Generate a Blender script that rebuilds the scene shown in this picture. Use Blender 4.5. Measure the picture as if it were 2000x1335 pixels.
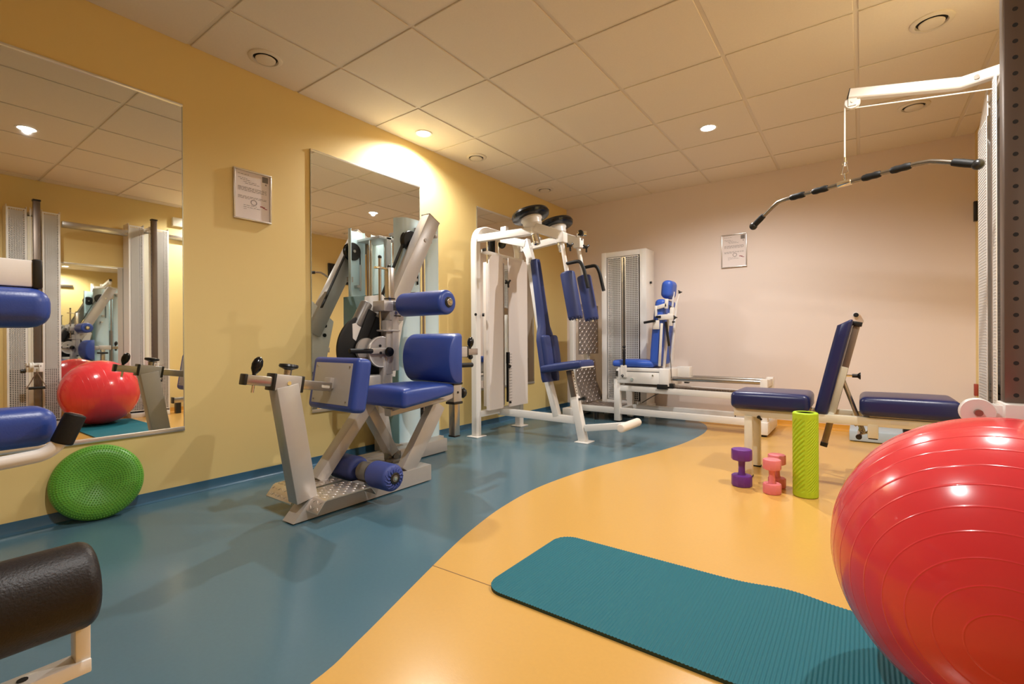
import bpy, bmesh, math, random
from mathutils import Vector, Matrix
random.seed(7)
for o in list(bpy.data.objects): bpy.data.objects.remove(o)
S = bpy.context.scene
COL = S.collection
R = math.radians

# ------------------------------------------------------------ camera, light, exposure
F = 937.1; YAW, PITCH, ROLL = .6305, -.0023, -.0055
fw = Vector((-math.sin(YAW)*math.cos(PITCH), math.cos(YAW)*math.cos(PITCH), math.sin(PITCH)))
rt = Vector((math.cos(YAW), math.sin(YAW), 0)); up = rt.cross(fw)
rt, up = rt*math.cos(ROLL)+up*math.sin(ROLL), -rt*math.sin(ROLL)+up*math.cos(ROLL)
cd = bpy.data.cameras.new('camera'); cam = bpy.data.objects.new('camera', cd); COL.objects.link(cam)
cd.sensor_width = 36; cd.lens = F/2000*36; cd.clip_start = .02
cam.matrix_world = Matrix(((rt.x, up.x, -fw.x, 2.884), (rt.y, up.y, -fw.y, 0), (rt.z, up.z, -fw.z, .80), (0, 0, 0, 1)))
S.camera = cam
w = bpy.data.worlds.new('world'); S.world = w; w.use_nodes = True
w.node_tree.nodes['Background'].inputs[0].default_value = (.02, .018, .015, 1)
w.node_tree.nodes['Background'].inputs[1].default_value = .3
S.view_settings.view_transform = 'Standard'; S.view_settings.look = 'None'
S.view_settings.gamma = 1; S.view_settings.use_curve_mapping = False
S.view_settings.exposure = 0.0
S.cycles.use_denoising = True
S.cycles.max_bounces = 14; S.cycles.diffuse_bounces = 8; S.cycles.glossy_bounces = 8
LAMP_COL = (1, .975, .95); LAMP_W = 100
CEIL = 2.377
LAMPS = [(.20, 2.553), (1.963, 3.753), (2.08, .753), (3.163, 2.553)]
for i, (x, y) in enumerate(LAMPS):
    ld = bpy.data.lights.new('downlight_beam', 'SPOT'); ld.energy = LAMP_W; ld.color = LAMP_COL
    ld.spot_size = R(160); ld.spot_blend = .65; ld.shadow_soft_size = .022
    lo = bpy.data.objects.new('downlight_beam', ld); COL.objects.link(lo); lo.location = (x, y, CEIL-.014)

# ------------------------------------------------------------ materials
MATS = {}
def srgb(r, g, b):
    f = lambda c: (c/255/12.92) if c/255 <= .04045 else ((c/255+.055)/1.055)**2.4
    return (f(r), f(g), f(b))
def mat(name, col, rough=.5, metal=0, bump=0, bscale=200, var=0, vscale=6, coat=0, emit=None, spec=.5, sss=0, trans=0):
    m = bpy.data.materials.new(name); m.use_nodes = True; nt = m.node_tree; b = nt.nodes['Principled BSDF']
    b.inputs['Base Color'].default_value = (*col, 1); b.inputs['Roughness'].default_value = rough
    b.inputs['Metallic'].default_value = metal; b.inputs['Specular IOR Level'].default_value = spec
    b.inputs['Coat Weight'].default_value = coat; b.inputs['Coat Roughness'].default_value = .06
    b.inputs['Transmission Weight'].default_value = trans
    if sss: b.inputs['Subsurface Weight'].default_value = sss; b.inputs['Subsurface Radius'].default_value = (.05, .01, .01)
    if emit: b.inputs['Emission Color'].default_value = (*emit[:3], 1); b.inputs['Emission Strength'].default_value = emit[3]
    tc = nt.nodes.new('ShaderNodeTexCoord')
    if bump:
        n = nt.nodes.new('ShaderNodeTexNoise'); n.inputs['Scale'].default_value = bscale; n.inputs['Detail'].default_value = 3
        nt.links.new(tc.outputs['Object'], n.inputs['Vector'])
        bp = nt.nodes.new('ShaderNodeBump'); bp.inputs['Strength'].default_value = bump; bp.inputs['Distance'].default_value = .002
        nt.links.new(n.outputs['Fac'], bp.inputs['Height']); nt.links.new(bp.outputs['Normal'], b.inputs['Normal'])
    if var:
        n = nt.nodes.new('ShaderNodeTexNoise'); n.inputs['Scale'].default_value = vscale; n.inputs['Detail'].default_value = 4
        nt.links.new(tc.outputs['Object'], n.inputs['Vector'])
        mx = nt.nodes.new('ShaderNodeMix'); mx.data_type = 'RGBA'
        mx.inputs[6].default_value = (*[c*(1-var) for c in col], 1); mx.inputs[7].default_value = (*[min(1, c*(1+var)) for c in col], 1)
        nt.links.new(n.outputs['Fac'], mx.inputs[0]); nt.links.new(mx.outputs[2], b.inputs['Base Color'])
    MATS[name] = m; return m
mat('wall_yellow', (.78, .60, .25), .55, bump=.08, bscale=160, var=.03, vscale=2)
mat('wall_pink', (.775, .67, .605), .6, bump=.08, bscale=160, var=.03, vscale=2)
mat('ceiling_tile', (.80, .72, .60), .9, bump=.25, bscale=500, var=.04, vscale=120)
mat('ceiling_grid', (.76, .69, .58), .6)
mat('floor_blue', (.076, .158, .205), .2, bump=.06, bscale=260, var=.05, vscale=90)
mat('floor_yellow', (.66, .385, .10), .22, bump=.06, bscale=260, var=.03, vscale=90)
mat('seam', srgb(120, 85, 45), .6)
mat('skirt_blue', srgb(58, 98, 124), .3)
mat('skirt_yellow', srgb(222, 160, 62), .3)
mat('mirror', (.86, .87, .84), .012, 1)
mat('mirror_edge', (.5, .52, .48), .25, .8)
mat('alu', (.80, .78, .75), .28, .9)
mat('white_paint', (.80, .775, .735), .32, bump=.03, bscale=300, coat=.15)
mat('cream_paint', (.76, .72, .58), .35, bump=.03, bscale=300, coat=.1)
mat('grey_paint', (.50, .47, .44), .36, .3, bump=.05, bscale=500, var=.03, vscale=40)
mat('grey_dark', (.20, .19, .18), .4, .4)
mat('chrome', (.85, .84, .80), .09, 1)
mat('steel', (.50, .47, .43), .26, .95)
mat('bar_steel', (.30, .28, .25), .24, .95)
mat('post_steel', (.165, .125, .10), .4, .6, var=.1, vscale=8)
mat('brown_steel', (.27, .21, .17), .38, .75, var=.1, vscale=8)
mat('plate_alu', (.74, .68, .62), .3, .9)
mat('black_plastic', (.012, .012, .012), .32, bump=.03)
mat('black_rubber', (.011, .011, .011), .55, spec=.3, bump=.15, bscale=300)
mat('black_leather', (.014, .010, .009), .45, spec=.35, bump=.35, bscale=260)
mat('black_gloss', (.006, .006, .007), .2, spec=.4)
mat('blue_vinyl', (.026, .062, .30), .36, bump=.12, bscale=300, var=.06, vscale=9)
mat('blue_lit', (.035, .105, .50), .4, bump=.12, bscale=300)  # leg press blue, brightening by the lamps put into the base colour
mat('blue_fabric', (.020, .036, .15), .5, bump=.2, bscale=500)
mat('blue_cover', (.05, .078, .30), .55, bump=.2, bscale=500)
mat('plate_dark', (.46, .39, .35), .34, .85)
mat('navy_vinyl', (.014, .020, .095), .3, bump=.12, bscale=300)
mat('teal_cover', (.60, .77, .83), .3, coat=.2, var=.02)
mat('teal_dark', (.20, .36, .38), .35)
mat('shroud_white', (.78, .71, .66), .45)
mat('ball_red', (.76, .045, .056), .2, coat=.35, sss=.1)
mat('mat_teal', (.008, .135, .175), .6, spec=.3, bump=.15, bscale=600)
mat('mat_edge', (.02, .05, .035), .7)
mat('disc_green', (.13, .40, .045), .38)
mat('roller_green', (.45, .66, .02), .5, bump=.1, bscale=700)
mat('dumbbell_purple', (.14, .03, .27), .45, bump=.1, bscale=500)
mat('dumbbell_pink', (.80, .22, .25), .5, bump=.1, bscale=500)
mat('step_blue', (.42, .52, .60), .35)
mat('paper', (.78, .70, .68), .6)
mat('ink', (.10, .085, .085), .7)
mat('ink_soft', (.28, .24, .24), .7)
mat('ink_red', (.30, .04, .05), .7)
mat('ink_grey', (.20, .18, .17), .7)
mat('frame_alu', (.62, .58, .54), .3, .8)
mat('lamp', (1, 1, 1), .5, emit=(1, .93, .82, 14))
mat('lamp_trim', (.85, .82, .76), .35)
mat('vent_plastic', (.74, .67, .56), .45)
mat('dark_gap', (.02, .018, .015), .9)
mat('screen', (.012, .011, .014), .25)
mat('cable_white', (.85, .80, .72), .5)
mat('foam_white', (.82, .76, .68), .6, bump=.1)
mat('sticker', (.70, .66, .58), .5)
mat('inside_grey', (.22, .19, .17), .6)
mat('stack_dark', (.05, .047, .045), .45, .4)
mat('red_paint', (.35, .05, .03), .5)

# ------------------------------------------------------------ mesh builder
def V(*a): return Vector(a[0]) if len(a) == 1 else Vector(a)
Z = Vector((0, 0, 1))
def frame(d, side=None):
    d = d.normalized()
    if side is None:
        s = d.cross(Z)
        s = Vector((1, 0, 0)) if s.length < 1e-4 else s.normalized()
    else:
        s = Vector(side); s = (s-d*s.dot(d)).normalized()
    return s, s.cross(d).normalized()
class MB:
    def __init__(self): self.bm = bmesh.new(); self.mi = 0
    def _f(self, vs):
        try:
            f = self.bm.faces.new(vs); f.material_index = self.mi; return f
        except ValueError: return None
    def rings(self, rings, cap=True, closed=False):
        rv = [[self.bm.verts.new(p) for p in r] for r in rings]; n = len(rv[0])
        m = len(rv)
        for a in range(m if closed else m-1):
            A, B = rv[a], rv[(a+1) % m]
            for i in range(n): self._f((A[i], A[(i+1) % n], B[(i+1) % n], B[i]))
        if cap and not closed:
            self._f(rv[0][::-1]); self._f(rv[-1])
        return self
    def box(self, c, s, rz=0, M=None, bev=0, seg=2):
        g = bmesh.ops.create_cube(self.bm, size=1)
        T = Matrix.Translation(c) @ (M.to_4x4() if M else Matrix.Rotation(rz, 4, 'Z')) @ Matrix.Diagonal((*s, 1))
        bmesh.ops.transform(self.bm, matrix=T, verts=g['verts'])
        fs = {f for v in g['verts'] for f in v.link_faces}
        for f in fs: f.material_index = self.mi
        if bev:
            es = {e for f in fs for e in f.edges}
            r = bmesh.ops.bevel(self.bm, geom=list(es), offset=bev, segments=seg, profile=.5, affect='EDGES')
            for f in r['faces']: f.material_index = self.mi
        return self
    def lohi(self, a, b, bev=0, seg=2):
        a, b = V(a), V(b); return self.box((a+b)/2, [abs(x) for x in (b-a)], bev=bev, seg=seg)
    def beam(self, p0, p1, w, h=None, side=None, bev=.004):
        p0, p1 = V(p0), V(p1); h = h or w; d = p1-p0; s, u = frame(d, side)
        M = Matrix((s, d.normalized(), u)).transposed()
        if M.determinant() < 0: M = Matrix((-s, d.normalized(), u)).transposed()
        return self.box((p0+p1)/2, (w, d.length, h), M=M, bev=bev, seg=2)
    def path(self, pts, sec, cap=True):
        """sweep a list of (a,b) section points along pts with a transported frame"""
        pts = [V(p) for p in pts]; rings = []; s = None
        for i, p in enumerate(pts):
            d = (pts[min(i+1, len(pts)-1)]-pts[max(i-1, 0)]).normalized()
            if s is None: s, u = frame(d)
            else:
                s = (s-d*s.dot(d)).normalized(); u = s.cross(d).normalized()
            k = 1
            if 0 < i < len(pts)-1:
                c = (pts[i]-pts[i-1]).normalized().dot((pts[i+1]-pts[i]).normalized()); k = 1/max(.5, math.sqrt(max(.01, (1+c)/2)))
            sc = sec(i) if callable(sec) else sec
            rings.append([p+s*a+u*b for a, b in sc])
        return self.rings(rings, cap)
    def tube(self, pts, r, seg=14, bend=0, cap=True):
        if bend: pts = fillet(pts, bend)
        cs = [(math.cos(2*math.pi*i/seg), math.sin(2*math.pi*i/seg)) for i in range(seg)]
        return self.path(pts, [(r*a, r*b) for a, b in cs], cap)
    def sqtube(self, pts, w, h, bend=0, n=6):
        if bend: pts = fillet(pts, bend, n)
        a, b = w/2, h/2; c = min(a, b)*.22
        return self.path(pts, [(-a+c, -b), (a-c, -b), (a, -b+c), (a, b-c), (a-c, b), (-a+c, b), (-a, b-c), (-a, -b+c)])
    def lathe(self, prof, o, axis, seg=32, cap=True):
        o = V(o); d = V(axis).normalized(); s, u = frame(d)
        rings = [[o+d*t+(s*math.cos(2*math.pi*i/seg)+u*math.sin(2*math.pi*i/seg))*max(r, 1e-5) for i in range(seg)] for r, t in prof]
        return self.rings(rings, cap)
    def cyl(self, p0, p1, r, seg=24, bev=0, n=4):
        p0, p1 = V(p0), V(p1); L = (p1-p0).length
        if bev:
            pr = [(r-bev+bev*math.sin(k/n*math.pi/2), bev-bev*math.cos(k/n*math.pi/2)) for k in range(n+1)]
            pr += [(r-bev+bev*math.cos(k/n*math.pi/2), L-bev+bev*math.sin(k/n*math.pi/2)) for k in range(n+1)]
        else: pr = [(r, 0), (r, L)]
        return self.lathe(pr, p0, p1-p0, seg)
    def prism(self, poly, o, ex, ey, depth, bev=0):
        o, ex, ey = V(o), V(ex).normalized(), V(ey).normalized(); n = ex.cross(ey)
        a = [o+ex*x+ey*y-n*depth/2 for x, y in poly]; b = [p+n*depth for p in a]
        self.rings([a, b]); return self
    def sphere(self, c, r, seg=16, sc=(1, 1, 1)):
        g = bmesh.ops.create_uvsphere(self.bm, u_segments=seg, v_segments=seg//2+2, radius=r)
        bmesh.ops.transform(self.bm, matrix=Matrix.Translation(c) @ Matrix.Diagonal((*sc, 1)), verts=g['verts'])
        for f in {f for v in g['verts'] for f in v.link_faces}: f.material_index = self.mi
        return self
    def torus(self, c, axis, R0, r, seg=32, n=12):
        c, d = V(c), V(axis).normalized(); s, u = frame(d); rr = []
        for i in range(seg):
            e = s*math.cos(2*math.pi*i/seg)+u*math.sin(2*math.pi*i/seg)
            rr.append([c+e*(R0+r*math.cos(2*math.pi*k/n))+d*r*math.sin(2*math.pi*k/n) for k in range(n)])
        return self.rings(rr, closed=True)
    def pad(self, c, ex, ey, ez, size, bev, puff=0, seg=5, taper=None):
        """upholstered pad: rounded box with a soft crown. ex,ey,ez axes"""
        ex, ey, ez = (V(a).normalized() for a in (ex, ey, ez)); c = V(c)
        b2 = bmesh.new(); g = bmesh.ops.create_cube(b2, size=1)
        bmesh.ops.transform(b2, matrix=Matrix.Diagonal((*size, 1)), verts=b2.verts)
        bmesh.ops.bevel(b2, geom=b2.edges[:], offset=bev, segments=seg, profile=.5, affect='EDGES')
        bmesh.ops.subdivide_edges(b2, edges=[e for e in b2.edges if e.calc_length() > max(bev, .03)*1.3], cuts=4, use_grid_fill=True)
        mp = {}
        for v in b2.verts:
            x, y, z = v.co
            fx, fy = 1-(2*x/size[0])**2, 1-(2*y/size[1])**2
            if z > 0: z += puff*max(0, fx)**.5*max(0, fy)**.5
            if taper: x, y, z = taper(x, y, z)
            mp[v] = self.bm.verts.new(c+ex*x+ey*y+ez*z)
        for f in b2.faces: self._f([mp[v] for v in f.verts])
        b2.free(); return self
    def lozenges(self, o, eu, ev, nu, nv, su, sv, h=.0022, L=.022, W=.007):
        o, eu, ev = V(o), V(eu).normalized(), V(ev).normalized(); n = eu.cross(ev).normalized()
        for i in range(nu):
            for j in range(nv):
                c = o+eu*((i+.5)*su)+ev*((j+.5)*sv); a = R(40) if (i+j) % 2 else R(-40)
                d = eu*math.cos(a)+ev*math.sin(a); t = n.cross(d)
                p = [self.bm.verts.new(c+d*L/2), self.bm.verts.new(c+t*W/2), self.bm.verts.new(c-d*L/2), self.bm.verts.new(c-t*W/2)]
                k = self.bm.verts.new(c+n*h+d*L*.22); k2 = self.bm.verts.new(c+n*h-d*L*.22)
                for f in ((p[0], p[1], k), (p[1], k2, k), (p[1], p[2], k2), (p[2], p[3], k2), (p[3], k, k2), (p[3], p[0], k)): self._f(f)
        return self
    def lattice(self, o, eu, ev, w, h, pitch_u, pitch_v, bar, t=.002, edge=.012):
        """perforated sheet: strips both ways leaving square holes"""
        o, eu, ev = V(o), V(eu).normalized(), V(ev).normalized(); n = eu.cross(ev)
        M = Matrix((eu, ev, n)).transposed()
        def q(u0, u1, v0, v1): self.box(o+eu*(u0+u1)/2+ev*(v0+v1)/2, (u1-u0, v1-v0, t), M=M)
        q(0, edge, 0, h); q(w-edge, w, 0, h); q(edge, w-edge, 0, edge); q(edge, w-edge, h-edge, h)
        k = round((w-2*edge)/pitch_u); p = (w-2*edge)/k
        for i in range(1, k): q(edge+i*p-bar/2, edge+i*p+bar/2, edge, h-edge)
        k = round((h-2*edge)/pitch_v); p = (h-2*edge)/k
        for i in range(1, k): q(edge, w-edge, edge+i*p-bar/2, edge+i*p+bar/2)
        return self
    def build(self, name, m, parent=None, smooth=True, loc=None, ang=35):
        me = bpy.data.meshes.new(name)
        bmesh.ops.recalc_face_normals(self.bm, faces=self.bm.faces[:])
        off = V(loc) if loc is not None else (world_loc(parent) if parent else V(0, 0, 0))
        if off.length: bmesh.ops.translate(self.bm, vec=-off, verts=self.bm.verts[:])
        self.bm.to_mesh(me); self.bm.free()
        for x in (m if isinstance(m, (list, tuple)) else [m]): me.materials.append(MATS[x])
        if smooth:
            for p in me.polygons: p.use_smooth = True
            me.set_sharp_from_angle(angle=R(ang))
        o = bpy.data.objects.new(name, me); COL.objects.link(o)
        if parent: o.parent = parent
        else: o.location = off
        return o
def world_loc(o):
    p = V(0, 0, 0)
    while o: p += o.location; o = o.parent
    return p
def fillet(pts, r, n=6):
    pts = [V(p) for p in pts]; out = [pts[0]]
    for i in range(1, len(pts)-1):
        a, b, c = pts[i-1], pts[i], pts[i+1]; d1 = (a-b); d2 = (c-b)
        k = min(r, d1.length*.48, d2.length*.48); p, q = b+d1.normalized()*k, b+d2.normalized()*k
        for j in range(n+1):
            t = j/n; out.append(p*(1-t)**2+b*2*t*(1-t)+q*t*t)
    return out+[pts[-1]]
def tag(o, label, cat, group=None):
    o['label'] = label; o['category'] = cat
    if group: o['group'] = group
    return o
def thing(name, label, cat, loc, group=None):
    o = bpy.data.objects.new(name, None); COL.objects.link(o); o.location = loc; o.empty_display_size = .1
    return tag(o, label, cat, group)
def struct(o): o['kind'] = 'structure'; return o
def copy_thing(o, loc, label, parent=None):
    c = o.copy(); COL.objects.link(c)
    if parent: c.parent = parent
    else: c.location = loc; c['label'] = label
    for ch in list(o.children): copy_thing(ch, None, None, c)
    return c
X_, Y_, Z_ = (1, 0, 0), (0, 1, 0), (0, 0, 1)

# ------------------------------------------------------------ the room
W, D, B = 3.59, 5.086, -2.2
curve = [(1.84, B), (1.86, -1.4), (1.87, -.2), (1.865, .25), (1.837, .624), (1.791, .792), (1.70, 1.053), (1.611, 1.311), (1.544, 1.534),
         (1.48, 1.833), (1.452, 2.189), (1.491, 2.587), (1.566, 2.94), (1.68, 3.346), (1.765, 3.797), (1.785, 4.302), (1.72, 4.641), (1.60, 4.86), (1.40, D)]
def smooth_curve(p, n=6):
    out = []
    for i in range(len(p)-1):
        a, b, c, d = p[max(i-1, 0)], p[i], p[i+1], p[min(i+2, len(p)-1)]
        for k in range(n):
            t = k/n
            out.append(tuple(.5*(2*b[j]+(c[j]-a[j])*t+(2*a[j]-5*b[j]+4*c[j]-d[j])*t*t+(3*b[j]-a[j]-3*c[j]+d[j])*t**3) for j in (0, 1)))
    return out+[p[-1]]
cv = smooth_curve(curve)
m = MB()
for mi, xe in ((0, -.02), (1, W+.02)):
    m.mi = mi
    L = [m.bm.verts.new((xe, y, 0)) for x, y in cv]; C = [m.bm.verts.new((x, y, 0)) for x, y in cv]
    for i in range(len(cv)-1):
        m._f((L[i], C[i], C[i+1], L[i+1]) if mi == 0 else (C[i], L[i], L[i+1], C[i+1]))
m.mi = 2
m.beam((1.64, 1.213, .0002), (1.93, 1.223, .0002), .0035, .0004, bev=0)
floor = struct(m.build('floor', ['floor_blue', 'floor_yellow', 'seam'], smooth=False))
for f in floor.data.polygons:
    pass
def wall(name, a, b, mt): return struct(MB().lohi(a, b).build(name, mt, smooth=False))
wall('wall_left', (-.12, B, -.02), (0, D+.12, CEIL+.05), 'wall_yellow')
wall('wall_back', (0, D, -.02), (W, D+.12, CEIL+.05), 'wall_pink')
wall('wall_right', (W, B, -.02), (W+.12, D+.12, CEIL+.05), 'wall_yellow')
wall('wall_front', (0, B-.12, -.02), (W, B, CEIL+.05), 'wall_yellow')
# ceiling: tiles hanging a little below the grid bars
m = MB(); m.mi = 1; m.lohi((0, B, CEIL+.006), (W, D, CEIL+.05)); m.mi = 0
xs = [0]+[.463+.6*i for i in range(6)]+[W]
y0 = 1.653-.6*9; ys = [B]+[y0+.6*j for j in range(30) if B+.05 < y0+.6*j < D-.02]+[D]
g = .0095
for i in range(len(xs)-1):
    for j in range(len(ys)-1):
        if xs[i+1]-xs[i] < .04 or ys[j+1]-ys[j] < .04: continue
        m.lohi((xs[i]+g*(i > 0), ys[j]+g*(j > 0), CEIL), (xs[i+1]-g*(i < len(xs)-2), ys[j+1]-g*(j < len(ys)-2), CEIL+.006), bev=.003, seg=1)
struct(m.build('ceiling', ['ceiling_tile', 'ceiling_grid'], smooth=False))
# coved vinyl skirting
def skirt(name, p0, p1, n, mt, h=.052):
    prof = [(0, h), (.004, h), (.005, .02), (.009, .008), (.02, .0015), (.02, 0), (0, 0)]
    a, b, n = V(*p0), V(*p1), V(n)
    m = MB(); m.rings([[p+n*x+Z*z for x, z in prof] for p in (a, b)]); return struct(m.build(name, mt))
skirt('baseboard_left', (0, B, 0), (0, D, 0), X_, 'skirt_blue')
skirt('baseboard_back', (0, D, 0), (1.40, D, 0), (0, -1, 0), 'skirt_blue')
skirt('baseboard_back_yellow', (1.40, D, 0), (W, D, 0), (0, -1, 0), 'skirt_yellow')
skirt('baseboard_right', (W, B, 0), (W, D, 0), (-1, 0, 0), 'skirt_yellow')

# ------------------------------------------------------------ ceiling lamps and vents
lamp_lab = ['ceiling downlight close to the yellow wall, above the middle mirror', 'ceiling downlight lit in front of the beige back wall, near the hanging pulldown bar',
            'ceiling downlight seen only as a reflection in the large left mirror', 'ceiling downlight above the red ball and the right wall, outside the picture']
for (x, y), lb in zip(LAMPS, lamp_lab):
    t = thing('ceiling_downlight', lb, 'ceiling light', (x, y, CEIL), 'recessed ceiling downlights')
    MB().lathe([(.050, .004), (.052, -.004), (.064, -.005), (.066, 0), (.066, .004)], (x, y, CEIL), Z_, 36, cap=False).build('trim_ring', 'lamp_trim', t)
    MB().lathe([(.0001, 0), (.051, 0)], (x, y, CEIL-.001), Z_, 36, cap=False).build('lamp_lens', 'lamp', t)
vents = [((.213, 1.353), 'round ceiling air vent nearest the large left mirror'), ((.213, 3.153), 'round ceiling air vent above the yellow wall between middle mirror and far mirror'),
         ((.213, 4.253), 'smallest round ceiling air vent, in the far left corner of the ceiling'), ((3.168, 3.166), 'largest round ceiling air vent, near the top right'),
         ((3.172, 4.245), 'round ceiling air vent just below the white pulldown arm')]
for (x, y), lb in vents:
    t = thing('ceiling_vent', lb, 'air vent', (x, y, CEIL), 'round ceiling air vents')
    MB().lathe([(.088, .001), (.087, -.005), (.080, -.010), (.066, -.011), (.062, -.004), (.060, .001)], (x, y, CEIL), Z_, 40, cap=False).build('flange', 'vent_plastic', t)
    MB().lathe([(.0001, -.0012), (.064, -.0012)], (x, y, CEIL), Z_, 40, cap=False).build('air_gap', 'dark_gap', t)
    MB().lathe([(.0001, -.018), (.042, -.018), (.05, -.015), (.052, -.010), (.046, -.006), (.0001, -.005)], (x, y, CEIL), Z_, 40).build('valve_disc', 'vent_plastic', t)

# ------------------------------------------------------------ mirrors
def wall_mirror(y0, y1, z0, z1, lb, x=0, s=1, group='rectangular wall mirrors'):
    t = thing('wall_mirror', lb, 'mirror', (x, (y0+y1)/2, z0), group)
    MB().lohi((x+s*.001, y0, z0), (x+s*.007, y1, z1)).build('mirror_glass', 'mirror', t, smooth=False)
    for zz, h in ((z0, .018), (z1, .010)):
        zc = zz+(.006 if zz == z0 else -.003)
        MB().lohi((x+s*.0005, y0-.002, zc-h), (x+s*.013, y1+.002, zc+h*.2), bev=.002).build('edge_channel', 'alu', t)
    for yy in (y0, y1):
        MB().lohi((x+s*.001, yy-.0022, z0), (x+s*.0082, yy+.0022, z1)).build('side_edge', 'mirror_edge', t, smooth=False)
wall_mirror(.045, 1.018, .352, 2.050, 'largest wall mirror at far left, reflecting the red ball')
wall_mirror(1.744, 2.690, .352, 2.050, 'wall mirror behind the grey machine with blue pads')
wall_mirror(3.403, 4.345, .352, 2.050, 'farthest wall mirror, behind the white chest machine')
wall_mirror(1.185, 1.86, .352, 1.615, 'mirror on the right-hand wall, seen only in reflection behind the red ball', x=W, s=-1)

# ------------------------------------------------------------ framed notices
def notice(o, eu, w, h, lb):
    """o = lower corner on the wall, eu = direction of the text"""
    o, eu = V(o), V(eu); n = eu.cross(Z)
    t = thing('framed_notice', lb, 'notice', tuple(o+eu*w/2), 'framed printed notices')
    M = Matrix((eu, Z, n)).transposed()
    def q(u0, v0, u1, v1, d0, d1): return o+eu*(u0+u1)/2*1+Z*(v0+v1)/2+n*(d0+d1)/2, (u1-u0, v1-v0, d1-d0)
    m = MB(); b = .009
    for r in ((0, 0, w, b), (0, h-b, w, h), (0, b, b, h-b), (w-b, b, w, h-b)):
        c, s = q(*r, .001, .015); m.box(c, s, M=M, bev=.002)
    m.build('frame', 'frame_alu', t)
    c, s = q(b, b, w-b, h-b, .001, .006); MB().box(c, s, M=M).build('paper', 'paper', t, smooth=False)
    m = MB(); rng = random.Random(3)
    def line(v, u0, u1, mi=0):
        u = u0; m.mi = mi
        while u < u1-.004:
            l = min(rng.uniform(.008, .026), u1-u); c, s = q(u*w, (v-.0033)*h, min(u+l/w*.9, u1)*w, (v+.0033)*h, .006, .0064)
            m.box(c, s, M=M); u += l/w+.012
    line(.905, .12, .40); line(.83, .12, .36); line(.80, .18, .46); line(.765, .26, .60); line(.735, .30, .68)
    for v in (.655, .635, .612, .588): line(v, .12, .88)
    for v in (.475, .452): line(v, .12, .88)
    line(.43, .12, .42); line(.30, .26, .62); line(.262, .26, .70); line(.225, .26, .34, 1)
    m.mi = 2
    for r in ((.76, .83, .92, .95),): c, s = q(r[0]*w, r[1]*h, r[2]*w, r[3]*h, .006, .0064); m.box(c, s, M=M)
    m.mi = 1
    c, s = q(.84*w, .775*h, .88*w, .805*h, .006, .0064); m.box(c, s, M=M)
    for k in range(16):
        a = k/16*2*math.pi; c, s = q((.53+.075*math.cos(a)-.012)*w, (.375+.05*math.sin(a)-.009)*h, (.53+.075*math.cos(a)+.012)*w, (.375+.05*math.sin(a)+.009)*h, .006, .0064); m.box(c, s, M=M)
    m.mi = 3
    for r in ((.70, .315, .78, .335), (.77, .30, .83, .325), (.82, .285, .89, .30)): c, s = q(r[0]*w, r[1]*h, r[2]*w, r[3]*h, .006, .0064); m.box(c, s, M=M)
    m.build('print', ['ink', 'ink_soft', 'ink_grey', 'ink_red'], t, smooth=False)
notice((0, 1.270, 1.508), (0, 1, 0), .215, .29, 'framed printed notice on the yellow wall between two mirrors')
notice((1.757, D, 1.508), (1, 0, 0), .232, .325, 'framed printed notice on the beige back wall')

# ------------------------------------------------------------ small fittings on the walls
t = thing('wall_bumper', 'small round dark wall bumper on the back wall, above the inclined bench', 'wall bumper', (2.842, D, 1.005))
MB().cyl((2.842, D, 1.005), (2.842, D-.03, 1.005), .024, 20, .005).build('base_ring', 'white_paint', t)
MB().cyl((2.842, D-.03, 1.005), (2.842, D-.055, 1.005), .019, 20, .006).build('rubber_tip', 'black_rubber', t)
t = thing('wall_display', 'dark flat panel on the right wall, glimpsed in the middle mirror', 'display', (W, 4.43, 1.68))
MB().lohi((W-.030, 4.18, 1.68), (W-.001, 4.68, 1.98), bev=.006).build('casing', 'black_plastic', t)
MB().lohi((W-.032, 4.20, 1.70), (W-.0302, 4.66, 1.96)).build('screen', 'screen', t, smooth=False)
for z, h, mt, lb in ((1.76, .075, 'black_plastic', 'small dark bracket high on the right wall beside the far corner'), (.41, .045, 'red_paint', 'small brown bracket low on the right wall beside the far corner')):
    t = thing('wall_bracket', lb, 'wall bracket', (W, 5.0, z-h), 'small brackets in the far right corner')
    MB().lohi((W-.022, 4.985, z-h), (W-.001, 5.02, z+h), bev=.003).build('bracket_plate', mt, t)
t = thing('wall_junction_box', 'small cream box high on the right wall, seen in the left mirror', 'junction box', (W, 2.24, 2.15))
MB().lohi((W-.05, 2.17, 2.15), (W-.001, 2.30, 2.25), bev=.006).build('box_cover', 'cream_paint', t)

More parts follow.
